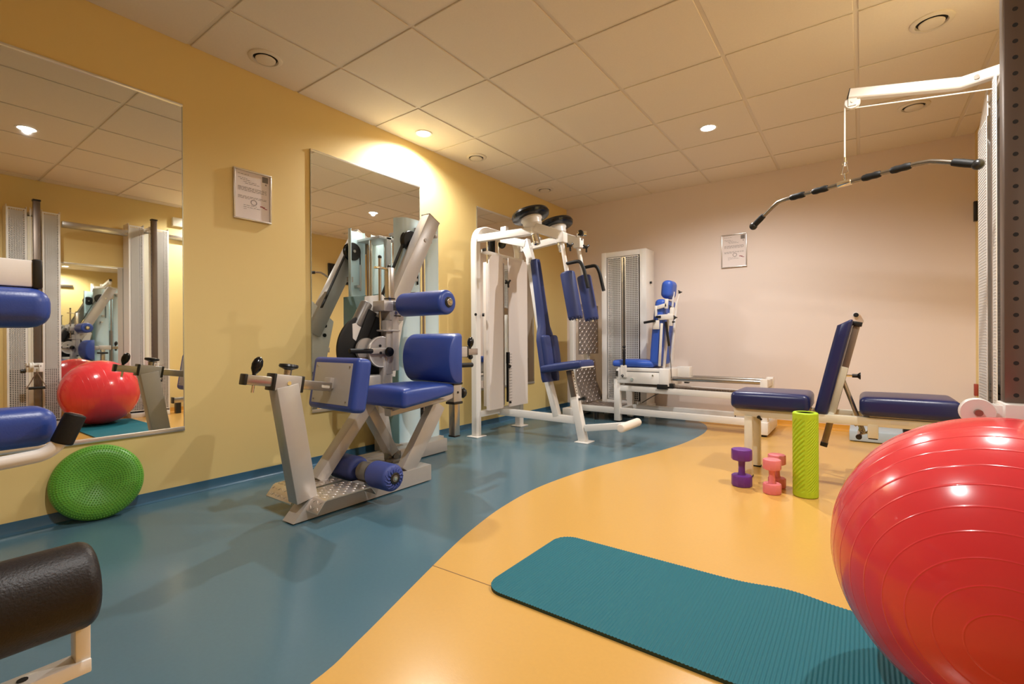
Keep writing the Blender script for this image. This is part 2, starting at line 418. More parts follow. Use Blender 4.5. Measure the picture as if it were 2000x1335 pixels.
# ------------------------------------------------------------ grey abdominal / back machine
def abdominal_machine():
    t = thing('abdominal_machine', 'silver-grey seated exercise machine with royal blue pads, in front of the middle mirror', 'exercise machine', (.62, 1.8, 0))
    xm = .835
    # floor frame: two floor beams and a cross beam
    m = MB()
    m.prism([(1.122, .006), (1.952, .006), (1.952, .093), (1.205, .093)], (xm, 0, 0), Y_, Z_, .088)
    m.lohi((.362, 1.68, .006), (.450, 2.533, .098), bev=.004)
    m.lohi((.448, 1.70, .03), (.793, 1.86, .091), bev=.003)
    m.lohi((.448, 1.86, .06), (.56, 1.95, .085), bev=.003)
    m.build('base_frame', 'grey_paint', t)
    for x, y in ((xm, 1.17), (xm, 1.90), (.406, 2.49), (.406, 1.72)): MB().lohi((x-.03, y-.035, 0), (x+.03, y+.035, .008)).build('rubber_foot', 'black_rubber', t)
    # foot plates of chequer plate with bent-down lips
    for x0, x1 in ((.776, .968), (.525, .752)):
        m = MB(); a, b = 1.225, 1.465
        pr = [(a-.042, .052), (a-.006, .096), (a+.006, .101), (b-.006, .101), (b+.004, .096), (b+.028, .062)]
        m.rings([[V(x, y, z) for y, z in pr]+[V(x, y, z-.005) for y, z in pr[::-1]] for x in (x0, x1)])
        nu = int((x1-x0)/.0262)
        m.lozenges((x0+.004, a, .1012), X_, Y_, nu, 9, (x1-x0-.008)/nu, (b-a)/9)
        m.lozenges((x0+.004, a-.040, .054), X_, (0, .036, .044), nu, 2, (x1-x0-.008)/nu, .028)
        m.build('foot_plate', 'plate_alu', t)
    # front post, leaning
    m = MB(); m.beam((xm, 1.195, .09), (xm, 1.108, .61), .075, .10, side=X_); m.build('front_post', 'grey_paint', t)
    # chest pad arm
    d = V(0, .40, -.064).normalized(); n = V(0, .064, .40).normalized()
    p = lambda s, h=0: V(xm, .932, .650)+d*s+n*h
    m = MB(); m.beam(p(.012), p(.405), .042, .042, side=X_); arm = m.build('chest_pad_arm', 'steel', t)
    MB().beam(p(0), p(.014), .046, .046, side=X_).build('end_cap', 'black_plastic', arm)
    MB().cyl(p(.05, -.02), p(.05, -.052), .006, 12).build('stop_screw', 'chrome', arm)
    MB().beam(p(.35, .0)+V(.022, 0, 0), p(.39, 0)+V(.022, 0, 0), .003, .014, side=X_).build('scale_sticker', 'sticker', arm)
    m = MB(); m.beam(p(.125), p(.245), .064, .07, side=X_); cl = m.build('arm_clamp', 'grey_paint', t)
    for q in (.115, .243): MB().beam(p(q), p(q+.013), .068, .074, side=X_).build('clamp_collar', 'black_plastic', cl)
    m = MB(); m.cyl(p(.19, .034), p(.19, .06), .016, 16); m.build('knob_stem', 'steel', cl)
    m = MB(); m.lathe([(.012, 0), (.018, .008), (.038, .016), (.041, .022), (.038, .030), (.02, .033), (.001, .034)], p(.19, .052), n, 28); m.build('adjustment_knob', 'black_plastic', cl)
    MB().cyl(V(xm+.032, p(.185).y, p(.185).z), V(xm+.036, p(.185).y, p(.185).z), .009, 16).build('bolt', 'chrome', cl)
    m = MB(); o = p(.045, .018); m.lathe([(.006, 0), (.008, .008), (.019, .028), (.022, .048), (.018, .068), (.009, .080), (.001, .083)], o, n+d*.18, 20); m.build('oval_handle', 'black_gloss', arm)
    # chest pad seen from its back plate
    c = V(xm-.01, 1.348, .602); ex = V(1, -.03, 0).normalized(); nz = V(0, 1, -.16).normalized(); ey = nz.cross(ex)
    m = MB(); m.pad(c+nz*.042, ex, ey, nz, (.388, .255, .082), .024, .012); pd = m.build('chest_pad', 'blue_vinyl', t)
    m = MB(); m.box(c+nz*.002, (.312, .198, .005), M=Matrix((ex, ey, nz)).transposed(), bev=.002); bp = m.build('back_plate', 'grey_paint', pd)
    for sx in (-.138, .138):
        for sy in (-.082, .082): q = c+ex*sx+ey*sy; MB().cyl(q-nz*.0005, q-nz*.004, .004, 10).build('screw', 'steel', bp)
    m = MB(); m.box(c-nz*.012, (.052, .052, .024), M=Matrix((ex, ey, nz)).transposed(), bev=.004); m.build('pad_bracket', 'grey_paint', pd)
    # struts and legs
    m = MB(); m.beam((.64, 1.385, .10), (.66, 1.69, .47), .075, .06, side=X_); m.build('front_strut', 'grey_paint', t)
    m = MB(); m.beam((xm+.012, 1.785, .088), (xm+.012, 2.035, .43), .052, .095, side=X_); m.build('rear_leg', 'grey_paint', t)
    m = MB(); m.beam((.60, 1.895, .135), (.60, 1.70, .46), .075, .06, side=X_); m.build('link_leg', 'grey_paint', t)
    m = MB(); m.box((.60, 1.905, .115), (.05, .10, .055), bev=.012); m.cyl((.565, 1.90, .115), (.64, 1.90, .115), .02, 16); m.box((.66, 1.86, .10), (.06, .06, .02), bev=.004); m.build('link_joint', 'grey_dark', t)
    # seat
    m = MB()
    def tp(x, y, z): return x*(1-.10*max(0, y)/.19), y, z+(.02*(y/.19) if z < 0 else -.0*(y))
    m.pad((.845, 1.825, .515), X_, Y_, Z_, (.355, .40, .075), .024, .02, taper=tp); m.build('seat', 'blue_vinyl', t)
    m = MB(); m.sqtube([(xm+.02, 1.66, .425), (xm+.02, 1.95, .452), (xm+.01, 2.10, .462), (xm, 2.17, .475)], .05, .04)
    m.lohi((.72, 1.68, .462), (.97, 1.98, .474), bev=.004)
    m.prism([(-.10, .04), (.11, .04), (.11, .025), (.02, -.005), (-.02, -.005), (-.10, .025)], (xm+.02, 1.68, .435), X_, Z_, .012)
    m.build('seat_frame', 'grey_paint', t)
    # rear post with back pad
    m = MB(); m.lohi((xm-.028, 2.155, .425), (xm+.035, 2.228, .535), bev=.006); cl = m.build('post_clamp', 'grey_paint', t)
    for z in (.412, .531): MB().lohi((xm-.032, 2.152, z), (xm+.039, 2.232, z+.015), bev=.003).build('clamp_collar', 'black_plastic', cl)
    m = MB(); m.lathe([(.01, 0), (.012, .015), (.030, .022), (.036, .034), (.030, .048), (.001, .05)], (xm+.005, 2.228, .475), Y_, 10); m.build('clamp_knob', 'black_plastic', cl)
    MB().cyl((xm+.035, 2.19, .485), (xm+.039, 2.19, .485), .007, 12).build('bolt', 'black_plastic', cl)
    m = MB(); m.lohi((xm-.022, 2.168, .215), (xm+.028, 2.216, .76), bev=.004); m.build('rear_post', 'steel', t)
    m = MB(); m.lohi((xm-.024, 2.166, .209), (xm+.030, 2.218, .219), bev=.002); m.build('post_cap', 'black_plastic', t)
    m = MB(); m.lohi((xm-.03, 2.14, .70), (xm+.03, 2.29, .765), bev=.005); m.lohi((xm-.028, 2.10, .705), (xm+.028, 2.15, .755), bev=.004); m.build('arm_clamp', 'grey_paint', t)
    m = MB(); m.lohi((xm-.021, 2.10, .710), (xm+.021, 2.40, .752), bev=.003); arm = m.build('back_pad_arm', 'steel', t)
    m = MB(); m.lohi((xm-.032, 2.288, .697), (xm+.032, 2.298, .767), bev=.002); m.build('arm_collar', 'black_plastic', arm)
    m = MB(); m.lathe([(.006, 0), (.008, .008), (.019, .026), (.022, .046), (.018, .064), (.009, .075), (.001, .078)], (xm, 2.345, .75), (0, .15, 1), 20); m.build('oval_handle', 'black_gloss', arm)
    m = MB(); m.sphere((xm, 2.35, .698), .017, 14); m.build('stop_knob', 'black_plastic', arm)
    m = MB(); m.tube([(.955, 2.10, .657), (.955, 2.225, .655)], .014, 16); m.build('hand_grip', 'black_rubber', t)
    m = MB(); m.tube([(.955, 2.06, .657), (xm, 2.06, .657)], .010, 12); m.lohi((xm-.05, 2.05, .60), (xm+.13, 2.07, .66)); m.lohi((xm-.02, 2.05, .70), (xm+.02, 2.12, .76)); m.build('back_bracket', 'grey_paint', t)
    # D shaped back pad (rounded towards the seat)
    m = MB(); rr = []
    for i, (x, k) in enumerate(((.632, .86), (.638, .95), (.655, 1), (1.005, 1), (1.022, .95), (1.028, .86))):
        ring = []
        for q in range(19):
            a = math.pi*q/18; ring.append(V(x, 2.055-.105*k*math.sin(a)**.75, .70+.146*k*math.cos(a)))
        rr.append(ring)
    m.rings(rr); m.build('back_pad', 'blue_vinyl', t)
    # ankle rollers
    ax = MB(); ax.cyl((.555, 1.545, .135), (1.052, 1.545, .135), .016, 16); ro = ax.build('roller_axle', 'grey_dark', t)
    for x0, x1 in ((.565, .772), (.885, 1.045)):
        m = MB(); m.cyl((x0, 1.545, .135), (x1, 1.545, .135), .066, 40, .022, 6); r_ = m.build('ankle_roller', 'blue_cover', t)
        if x1 > 1:
            m = MB()
            for k in range(14):
                a = 2*math.pi*k/14; e = V(0, math.cos(a), math.sin(a)); f = V(0, math.cos(a+.35), math.sin(a+.35))
                m.tube([V(x1-.006, 1.545, .135)+e*.055, V(x1+.0015, 1.545, .135)+f*.040, V(x1+.002, 1.545, .135)+f*.03], .005, 6)
            m.build('gathered_cover', 'blue_cover', r_)
            MB().cyl((x1-.004, 1.545, .135), (x1+.006, 1.545, .135), .028, 24, .003).build('end_cap', 'black_plastic', r_)
            MB().cyl((x1+.005, 1.545, .135), (x1+.009, 1.545, .135), .009, 16).build('end_bolt', 'chrome', r_)
    m = MB(); m.cyl((.80, 1.545, .135), (.87, 1.545, .135), .048, 28); m.build('roller_hub', 'grey_dark', t)
    # shoulder roller
    m = MB(); m.cyl((.607, 1.985, 1.022), (.992, 1.985, 1.022), .071, 44, .024, 6); ro = m.build('shoulder_roller', 'blue_vinyl', t)
    MB().cyl((.985, 1.985, 1.022), (.998, 1.985, 1.022), .030, 28, .003).build('end_ring', 'black_plastic', ro)
    MB().cyl((.995, 1.985, 1.022), (1.006, 1.985, 1.022), .022, 24, .003).build('end_cap', 'steel', ro)
    MB().cyl((1.005, 1.985, 1.022), (1.009, 1.985, 1.022), .008, 12).build('end_bolt', 'chrome', ro)
    m = MB(); m.cyl((.46, 1.985, 1.022), (.62, 1.985, 1.022), .014, 14); m.build('roller_bar', 'chrome', t)
    # swing mechanism
    m = MB(); m.lathe([(.001, -.012), (.088, -.012), (.094, -.006), (.094, .006), (.088, .012), (.001, .012)], (.53, 1.875, .738), X_, 44); hub = m.build('pivot_hub', 'grey_paint', t)
    m = MB(); m.torus((.541, 1.875, .738), X_, .090, .0035, 44, 8); m.build('hub_ring', 'white_paint', hub)
    m = MB(); m.cyl((.38, 1.875, .738), (.53, 1.875, .738), .03, 20); m.build('pivot_axle', 'grey_dark', t)
    m = MB(); m.lohi((.505, 1.905, .60), (.55, 1.955, .93), bev=.005); m.lohi((.52, 1.945, .62), (.56, 1.995, 1.05), bev=.005)
    m.lohi((.45, 1.88, .985), (.56, 1.985, 1.05), bev=.006); m.lohi((.47, 1.93, .93), (.555, 2.04, 1.0), bev=.006); m.lohi((.50, 1.87, .862), (.565, 2.0, .872), bev=.002)
    m.prism([(1.93, .80), (2.02, .86), (2.09, .93), (2.10, .985), (2.03, 1.03), (1.93, 1.0)], (.47, 0, 0), Y_, Z_, .012)
    sw = m.build('swing_arm', 'grey_paint', t)
    m = MB(); m.lohi((.552, 1.955, .955), (.560, 2.01, .962)); m.build('arm_slot', 'black_plastic', sw)
    m = MB(); m.cyl((.546, 1.968, .975), (.566, 1.968, .975), .011, 16); m.build('pivot_bolt', 'steel', sw)
    m = MB(); m.cyl((.50, 1.898, .86), (.50, 1.898, 1.31), .009, 14); m.lohi((.485, 1.945, .87), (.525, 1.99, 1.26), bev=.003); m.build('slide_rod', 'steel', t)
    m = MB(); m.lohi((.485, 1.862, 1.245), (.515, 2.005, 1.257), bev=.002); sl = m.build('rod_bridge', 'chrome', t)
    m = MB(); m.sphere((.50, 1.898, 1.318), .012, 12); m.sphere((.505, 1.965, 1.266), .012, 12); m.build('rod_cap', 'black_plastic', sl)
    m = MB(); m.lohi((.483, 1.942, 1.062), (.527, 1.994, 1.070)); m.build('rod_stop', 'black_plastic', sl)
    # lever handle with grips
    m = MB(); m.lohi((.548, 1.785, .728), (.562, 1.90, .762), bev=.004); lev = m.build('lever_handle', 'grey_paint', t)
    m = MB(); m.cyl((.555, 1.640, .747), (.555, 1.795, .745), .014, 18, .003); m.build('lever_grip', 'black_rubber', lev)
    m = MB(); m.lathe([(.008, 0), (.026, .004), (.030, .014), (.026, .026), (.001, .03)], (.564, 1.902, .738), X_, 28); m.build('lever_knob', 'black_gloss', lev)
    m = MB(); m.cyl((.562, 1.850, .733), (.567, 1.850, .733), .008, 12); m.cyl((.55, 1.855, .775), (.556, 1.855, .775), .008, 12); m.build('lever_bolt', 'black_plastic', lev)
    # cam disc with belt
    m = MB(); m.lathe([(.001, -.016), (.20, -.016), (.212, -.008), (.212, .008), (.20, .016), (.001, .016)], (.45, 1.842, .752), X_, 56); cm = m.build('cam_disc', 'black_rubber', t)
    m = MB(); m.prism([(1.722, .905), (1.805, .925), (1.75, .80), (1.725, .82)], (.468, 0, 0), Y_, Z_, .004); m.build('cam_plate', 'white_paint', cm)
    m = MB(); m.lathe([(.001, -.01), (.07, -.01), (.07, .01), (.001, .01)], (.49, 1.80, .752), X_, 32); m.build('guide_wheel', 'grey_paint', t)
    m = MB(); m.beam((.475, 1.745, .73), (.475, 1.86, .985), .02, .062, side=X_); m.build('cam_belt', 'black_rubber', t)
    m = MB(); m.cyl((.44, 1.765, .895), (.44, 1.845, 1.035), .036, 24, .006); m.build('damper', 'grey_dark', t)
    # side plate towards the wall
    m = MB(); m.prism([(1.80, .60), (2.09, .57), (2.105, .68), (2.165, .955), (1.99, 1.10), (1.86, 1.08)], (.405, 0, 0), Y_, Z_, .008); sp = m.build('side_plate', 'white_paint', t)
    m = MB()
    for y, z in ((2.0, .97), (2.09, .92), (2.085, .85)): m.cyl((.401, y, z), (.393, y, z), .014, 14)
    m.build('plate_bolt', 'black_plastic', sp)
    m = MB(); m.lohi((.50, 1.885, .50), (.545, 1.945, .70), bev=.006); m.lohi((.42, 1.80, .44), (.52, 1.98, .60), bev=.012); m.beam((.41, 2.02, .095), (.41, 1.94, .50), .06, .07, side=X_); m.build('mechanism_post', 'grey_paint', t)
    # leaning column, pulley and belt
    a, b = V(.412, 1.985, .86), V(.412, 2.415, 1.665)
    m = MB(); m.beam(a, b, .082, .112, side=X_); colm = m.build('lean_column', 'grey_paint', t)
    d = (b-a).normalized()
    m = MB(); m.beam(b-d*.004, b+d*.004, .086, .116, side=X_); m.build('column_cap', 'grey_paint', colm)
    m = MB()
    for s in (.19, .66): q = b-d*s; m.cyl(q+V(.041, 0, 0), q+V(.046, 0, 0), .013, 16)
    m.build('column_bolt', 'steel', colm)
    m = MB(); m.lathe([(.001, -.022), (.066, -.022), (.07, -.016), (.064, -.012), (.064, .012), (.07, .016), (.066, .022), (.001, .022)], (.335, 2.285, 1.50), X_, 36); pu = m.build('pulley', 'black_plastic', t)
    m = MB(); m.cyl((.30, 2.285, 1.50), (.375, 2.285, 1.50), .012, 14); m.build('pulley_axle', 'steel', pu)
    m = MB(); m.beam((.335, 2.225, 1.47), (.335, 2.02, 1.05), .03, .004, side=X_); m.beam((.335, 2.352, 1.50), (.335, 2.352, 1.20), .03, .004, side=X_); m.build('lift_belt', 'black_rubber', t)
    m = MB(); m.lohi((.30, 2.24, 1.26), (.34, 2.27, 1.30)); m.lohi((.29, 2.30, 1.22), (.37, 2.33, 1.24)); m.cyl((.30, 2.335, 1.20), (.30, 2.335, 1.40), .008, 10); m.build('belt_bracket', 'grey_paint', t)
    # weight covers and stack
    for y0, y1, s in ((2.215, 2.395, 1), (2.45, 2.61, -1)):
        zz = 1.66
        e = y0 if s > 0 else y1; i = y1 if s > 0 else y0
        prof = [(.25, e), (.28, e), (.315, e+s*.022), (.335, e+s*.05), (.335, i-s*.02), (.318, i), (.314, i-s*.003), (.329, i-s*.022), (.329, e+s*.052), (.312, e+s*.026), (.28, e+s*.005), (.25, e+s*.005)]
        m = MB(); m.rings([[V(x, y, z) for x, y in prof] for z in (.10, zz)]); m.build('weight_cover', 'teal_cover', t, ang=50)
    m = MB()
    for z in range(9): m.lohi((.09, 2.30, .13+z*.036), (.285, 2.53, .162+z*.036), bev=.003)
    m.build('weight_stack', 'stack_dark', t)
    for y in (2.35, 2.49): MB().cyl((.19, y, .1), (.19, y, 1.6), .012, 14).build('guide_rod', 'chrome', t)
    m = MB(); m.lohi((.05, 2.195, .10), (.32, 2.203, 1.14), bev=.003); m.build('side_cover', 'teal_dark', t)
    m = MB(); m.lohi((.06, 2.33, 1.58), (.37, 2.51, 1.60), bev=.004); m.lohi((.06, 2.40, .9), (.075, 2.44, 1.6)); m.lohi((.06, 2.19, .02), (.37, 2.58, .10), bev=.004); m.lohi((.34, 2.34, 1.50), (.40, 2.44, 1.60)); m.lohi((.06, 2.30, .05), (.075, 2.52, 1.0)); m.build('tower_frame', 'grey_paint', t)
    m = MB(); m.lohi((.322, 2.416, .11), (.328, 2.430, 1.62)); m.build('selector_slot', 'brown_steel', t)
    m = MB()
    for z, y in ((1.56, 2.485), (1.13, 2.29)): m.lohi((.335, y-.012, z-.012), (.40, y+.012, z+.012), bev=.003)
    m.build('cover_bracket', 'grey_paint', t)
    return t
abdominal_machine()

# ------------------------------------------------------------ white pec deck
def pec_deck():
    t = thing('chest_fly_machine', 'white chest fly machine with two black discs on top, facing into the room', 'exercise machine', (.6, 3.385, 0))
    yc = 3.385; pw = .062
    m = MB(); m.sqtube([(.268, 3.072, 0), (.268, 3.072, 1.745), (.268, 3.695, 1.745), (.268, 3.695, 0)], pw, pw, .15, 10); fr = m.build('upright_frame', 'white_paint', t)
    for x, y in ((.27, 3.072), (.27, 3.695), (1.115, yc)): MB().lohi((x-.058, y-.062, 0), (x+.058, y+.062, .008), bev=.002).build('floor_plate', 'white_paint', fr)
    m = MB(); m.beam((.268, 3.09, .185), (.268, 3.68, .185), .05, .05); m.beam((.27, yc, .175), (1.04, yc, .168), .05, .06, side=Y_); m.build('base_rail', 'white_paint', t)
    # shrouds with the weight stack between
    for y0, y1, r in ((3.15, 3.345, 1), (3.425, 3.72, 0)):
        m = MB(); z0, z1 = .215, 1.535; rad = .07
        pl = [(y0, z0), (y1, z0), (y1, z1)]
        pl += [(y0+rad-rad*math.sin(a), z1-rad+rad*math.cos(a)) for a in [k*math.pi/16 for k in range(9)]] if r else [(y0, z1)]
        m.prism(pl, (.345, 0, 0), Y_, Z_, .008)
        m.lohi((.318, (y0 if r else y1)-.004, z0), (.342, (y0 if r else y1)+.004, z1-.08 if r else z1))
        sh = m.build('weight_shroud', 'shroud_white', t)
        m = MB()
        if not r:
            for k in range(17): m.lohi((.3495, y0+.004, .265+k*.026), (.351, y0+.045, .2675+k*.026))
            m.build('weight_scale', 'ink', sh)
            m = MB(); m.cyl((.35, y0+.01, .255), (.362, y0+.01, .255), .010, 14); m.build('stop_button', 'black_plastic', sh)
    m = MB(); m.lohi((.16, 3.30, .22), (.27, 3.47, 1.5), bev=.003); m.build('weight_stack', 'shroud_white', t)
    m = MB(); m.lohi((.285, 3.362, .255), (.300, 3.408, 1.52)); m.build('stack_guide', 'inside_grey', t)
    MB().lohi((.30, 3.350, .25), (.335, 3.357, 1.49)).build('lift_rod', 'black_plastic', t); MB().lohi((.33, 3.412, .26), (.35, 3.420, .69)).build('lift_rod', 'black_plastic', t)
    m = MB(); m.lohi((.33, 3.408, .60), (.356, 3.430, .70)); m.sphere((.358, 3.42, .575), .017, 12); m.build('selector_pin', 'black_plastic', t)
    def star(c, ax, r=.035):
        m = MB(); c = V(c); ax = V(ax).normalized(); s, u = frame(ax)
        m.cyl(c-ax*.03, c+ax*.012, .009, 10)
        for k in range(3):
            a = 2*math.pi*k/3+.4; e = s*math.cos(a)+u*math.sin(a); m.beam(c, c+e*r, .014, .014)
            m.sphere(c+e*r, .009, 8)
        return m
    star((.375, 3.385, 1.31), X_).build('star_knob', 'black_plastic', t)
    m = MB(); m.beam((.30, 3.10, 1.555), (.30, 3.72, 1.545), .03, .03); cb = m.build('shroud_rail', 'white_paint', t)
    m = MB(); m.cyl((.315, 3.115, 1.565), (.34, 3.115, 1.565), .013, 12); m.cyl((.30, 3.035, 1.02), (.30, 3.03, 1.02), .012, 12); m.cyl((.31, 3.105, 1.02), (.325, 3.115, 1.02), .014, 12); m.build('rail_plug', 'black_plastic', cb)
    for y in (3.30, 3.345): MB().lohi((.22, y, 1.56), (.24, y+.03, 1.72)).build('hoist_strap', 'black_rubber', t)
    m = MB(); m.lathe([(.001, -.012), (.035, -.012), (.04, 0), (.035, .012), (.001, .012)], (.30, 3.40, 1.66), Y_, 24); m.build('hoist_wheel', 'black_plastic', t)
    for y in (3.29, 3.45): MB().cyl((.22, y, .8), (.22, y, 1.72), .008, 10).build('guide_rod', 'chrome', t)
    # top beams: centre beam carrying the back post, side beams to the pivots
    m = MB(); m.beam((.27, yc, 1.71), (.575, yc, 1.625), .06, .06, side=Y_); m.beam((.565, yc, 1.66), (.625, yc, 1.46), .05, .06, side=Y_)
    m.prism([(.53, 1.60), (.63, 1.60), (.60, 1.50), (.575, 1.50)], (0, yc, 0), X_, Z_, .02); m.build('top_beam', 'white_paint', t)
    axd = V(-.262, 0, .965)
    for s in (-1, 1):
        hub = V(.745, yc+s*.195, 1.800)
        m = MB(); m.beam((.285, yc+s*.305, 1.655), (.795, yc+s*.197, 1.672), .05, .058); m.lohi((.50, yc+s*.255-.02, 1.68), (.56, yc+s*.255+.02, 1.73), bev=.008); m.build('side_beam', 'white_paint', t)
        m = MB(); m.lathe([(.001, -.026), (.128, -.026), (.147, -.019), (.154, 0), (.147, .019), (.128, .026), (.09, .026), (.001, .02)], hub, axd, 48); cw = m.build('cam_wheel', 'black_gloss', t)
        m = MB(); m.lathe([(.001, -.022), (.086, -.024), (.086, -.038), (.078, -.046), (.074, -.085), (.040, -.097), (.034, -.105), (.034, -.165), (.001, -.165)], hub, axd, 36); m.build('pivot_housing', 'white_paint', t)
        m = MB(); m.cyl(hub-axd*.16, hub-axd*.245, .028, 24, .004); m.build('pivot_sleeve', 'chrome', t)
        # swinging arm
        px = 1.0; py = yc+s*.135
        m = MB(); m.beam(hub-axd*.105+V(.02, 0, 0), (px-.005, py, 1.615), .06, .07); m.lohi((px-.035, py-.035, 1.56), (px+.03, py+.035, 1.64), bev=.006)
        m.tube([(px-.005, py, 1.58), (px+.040, py, 1.335)], .017, 16)
        arm = m.build('swing_arm', 'white_paint', t)
        star((px+.065, py+.01, 1.545+.015*s), (1, -.3, -.1), .032).build('star_knob', 'black_plastic', arm)
        m = MB(); m.tube([(px+.046, py, 1.325), (px+.122, py, .952)], .012, 12); m.build('pad_spindle', 'chrome', arm)
        m = MB(); m.cyl((px+.044, py, 1.328), (px+.117, py, .968), .057, 36, .016, 5); pd = m.build('arm_pad', 'blue_fabric', arm)
        m = MB(); d = V(.073, 0, -.36).normalized(); e = V(px+.117, py, .968); s1, u1 = frame(d)
        for k in range(12):
            a = 2*math.pi*k/12; q = e+(s1*math.cos(a)+u1*math.sin(a))*.047; m.sphere(q-d*.003, .008, 8)
        m.build('gathered_hem', 'blue_fabric', arm)
        m = MB(); m.tube([(px+.040, py, 1.395), (px+.155, py, 1.405), (px+.185, py, 1.35), (px+.222, py, 1.195)], .0135, 16, .05); m.build('hand_grip', 'black_rubber', arm)
        if s > 0:
            m = MB(); m.cyl((px+.0, py-.02, 1.68), (px+.06, py+.02, 1.675), .02, 16); m.lohi((px-.01, py-.012, 1.62), (px+.03, py+.012, 1.68)); m.build('damper', 'chrome', arm)
            m = MB(); m.cyl((px+.03, py-.03, 1.678), (px+.028, py+.0, 1.676), .024, 16); m.sphere((px-.02, py, 1.648), .014, 12); m.build('damper_cap', 'black_plastic', arm)
        if s < 0: star((px-.13, py+.05, 1.66), (1, -.4, 0), .028).build('lock_knob', 'black_plastic', arm)
    # back post, back pad, seat
    m = MB(); m.beam((.868, yc, .185), (.775, yc, .50), .055, .055, side=Y_); m.beam((.775, yc, .50), (.60, yc, 1.50), .045, .045, side=Y_); m.build('back_post', 'white_paint', t)
    a, b = V(.795, yc, .462), V(.640, yc, 1.478); d = (b-a).normalized(); ey = V(0, 1, 0); nz = ey.cross(d)*-1
    if nz.x < 0: nz = -nz
    L = (b-a).length
    prof = [(0, .105), (.03, .118), (.10, .118), (.34, .118), (.40, .10), (.46, .068), (.60, .060), (.90, .052), (L-.03, .048), (L, .034)]
    m = MB(); half = 8; rings = []
    for z, hw in prof:
        ring = []
        for k in range(-half, half+1):
            f = k/half; y = f*hw
            th = .052*(1-abs(f)**6*.55)-(.030*max(0, 1-(abs(f)*3.2)**2) if z > .02 else 0)
            ring.append(a+d*z+ey*y+nz*th)
        for k in range(half, -half-1, -1): ring.append(a+d*z+ey*(k/half*hw)+nz*0.0)
        rings.append(ring)
    m.rings(rings); bp = m.build('back_pad', 'blue_fabric', t, ang=50)
    m = MB()
    for s in (-1, 1): m.pad(a+d*.245+nz*.052+ey*s*.058, ey, d, nz, (.10, .27, .05), .022, .008)
    m.build('lumbar_cushion', 'blue_fabric', bp)
    m = MB()
    def tp(x, y, z): return x, y*(1-.14*(x+.19)/.38), z
    ex = V(.38, 0, .055).normalized()
    m.pad((.965, yc, .592), ex, Y_, ex.cross(V(0, 1, 0)), (.37, .27, .055), .02, .012, taper=tp); m.build('seat', 'blue_fabric', t)
    m = MB(); m.box((1.11, yc, .592), (.08, .21, .012), bev=.004); m.build('seat_edge', 'white_paint', t)
    # front post with adjusting tube, foot rest with foam roller
    d = V(-.121, 0, .553).normalized(); q = V(1.108, yc, .0)
    m = MB(); m.beam(q, q+d*.36, .062, .062, side=Y_); m.build('front_post', 'white_paint', t)
    m = MB(); m.beam(q+d*.33, q+d*.575, .046, .046, side=Y_); se = m.build('seat_tube', 'brown_steel', t)
    n = V(d.z, 0, -d.x)
    m = MB(); m.beam(q+d*.36+n*.0235, q+d*.565+n*.0235, .03, .002, side=Y_); st = m.build('hole_strip', 'white_paint', se)
    m = MB()
    for k in range(8): p = q+d*(.385+k*.023)+n*.0245; m.cyl(p, p+n*.0012, .0055, 10)
    m.build('pin_hole', 'dark_gap', se)
    m = MB(); p = q+d*.335+n*.03; m.cyl(p, p+n*.03, .010, 12); m.cyl(p+n*.03, p+n*.065, .015, 12, .004); m.build('lock_pin', 'black_plastic', t)
    m = MB(); m.beam((1.125, yc, .112), (1.46, yc, .165), .045, .05, side=Y_); m.build('foot_bar', 'white_paint', t)
    m = MB(); m.cyl((1.475, yc-.135, .165), (1.475, yc+.20, .165), .032, 28, .01); m.build('foot_roller', 'foam_white', t)
pec_deck()

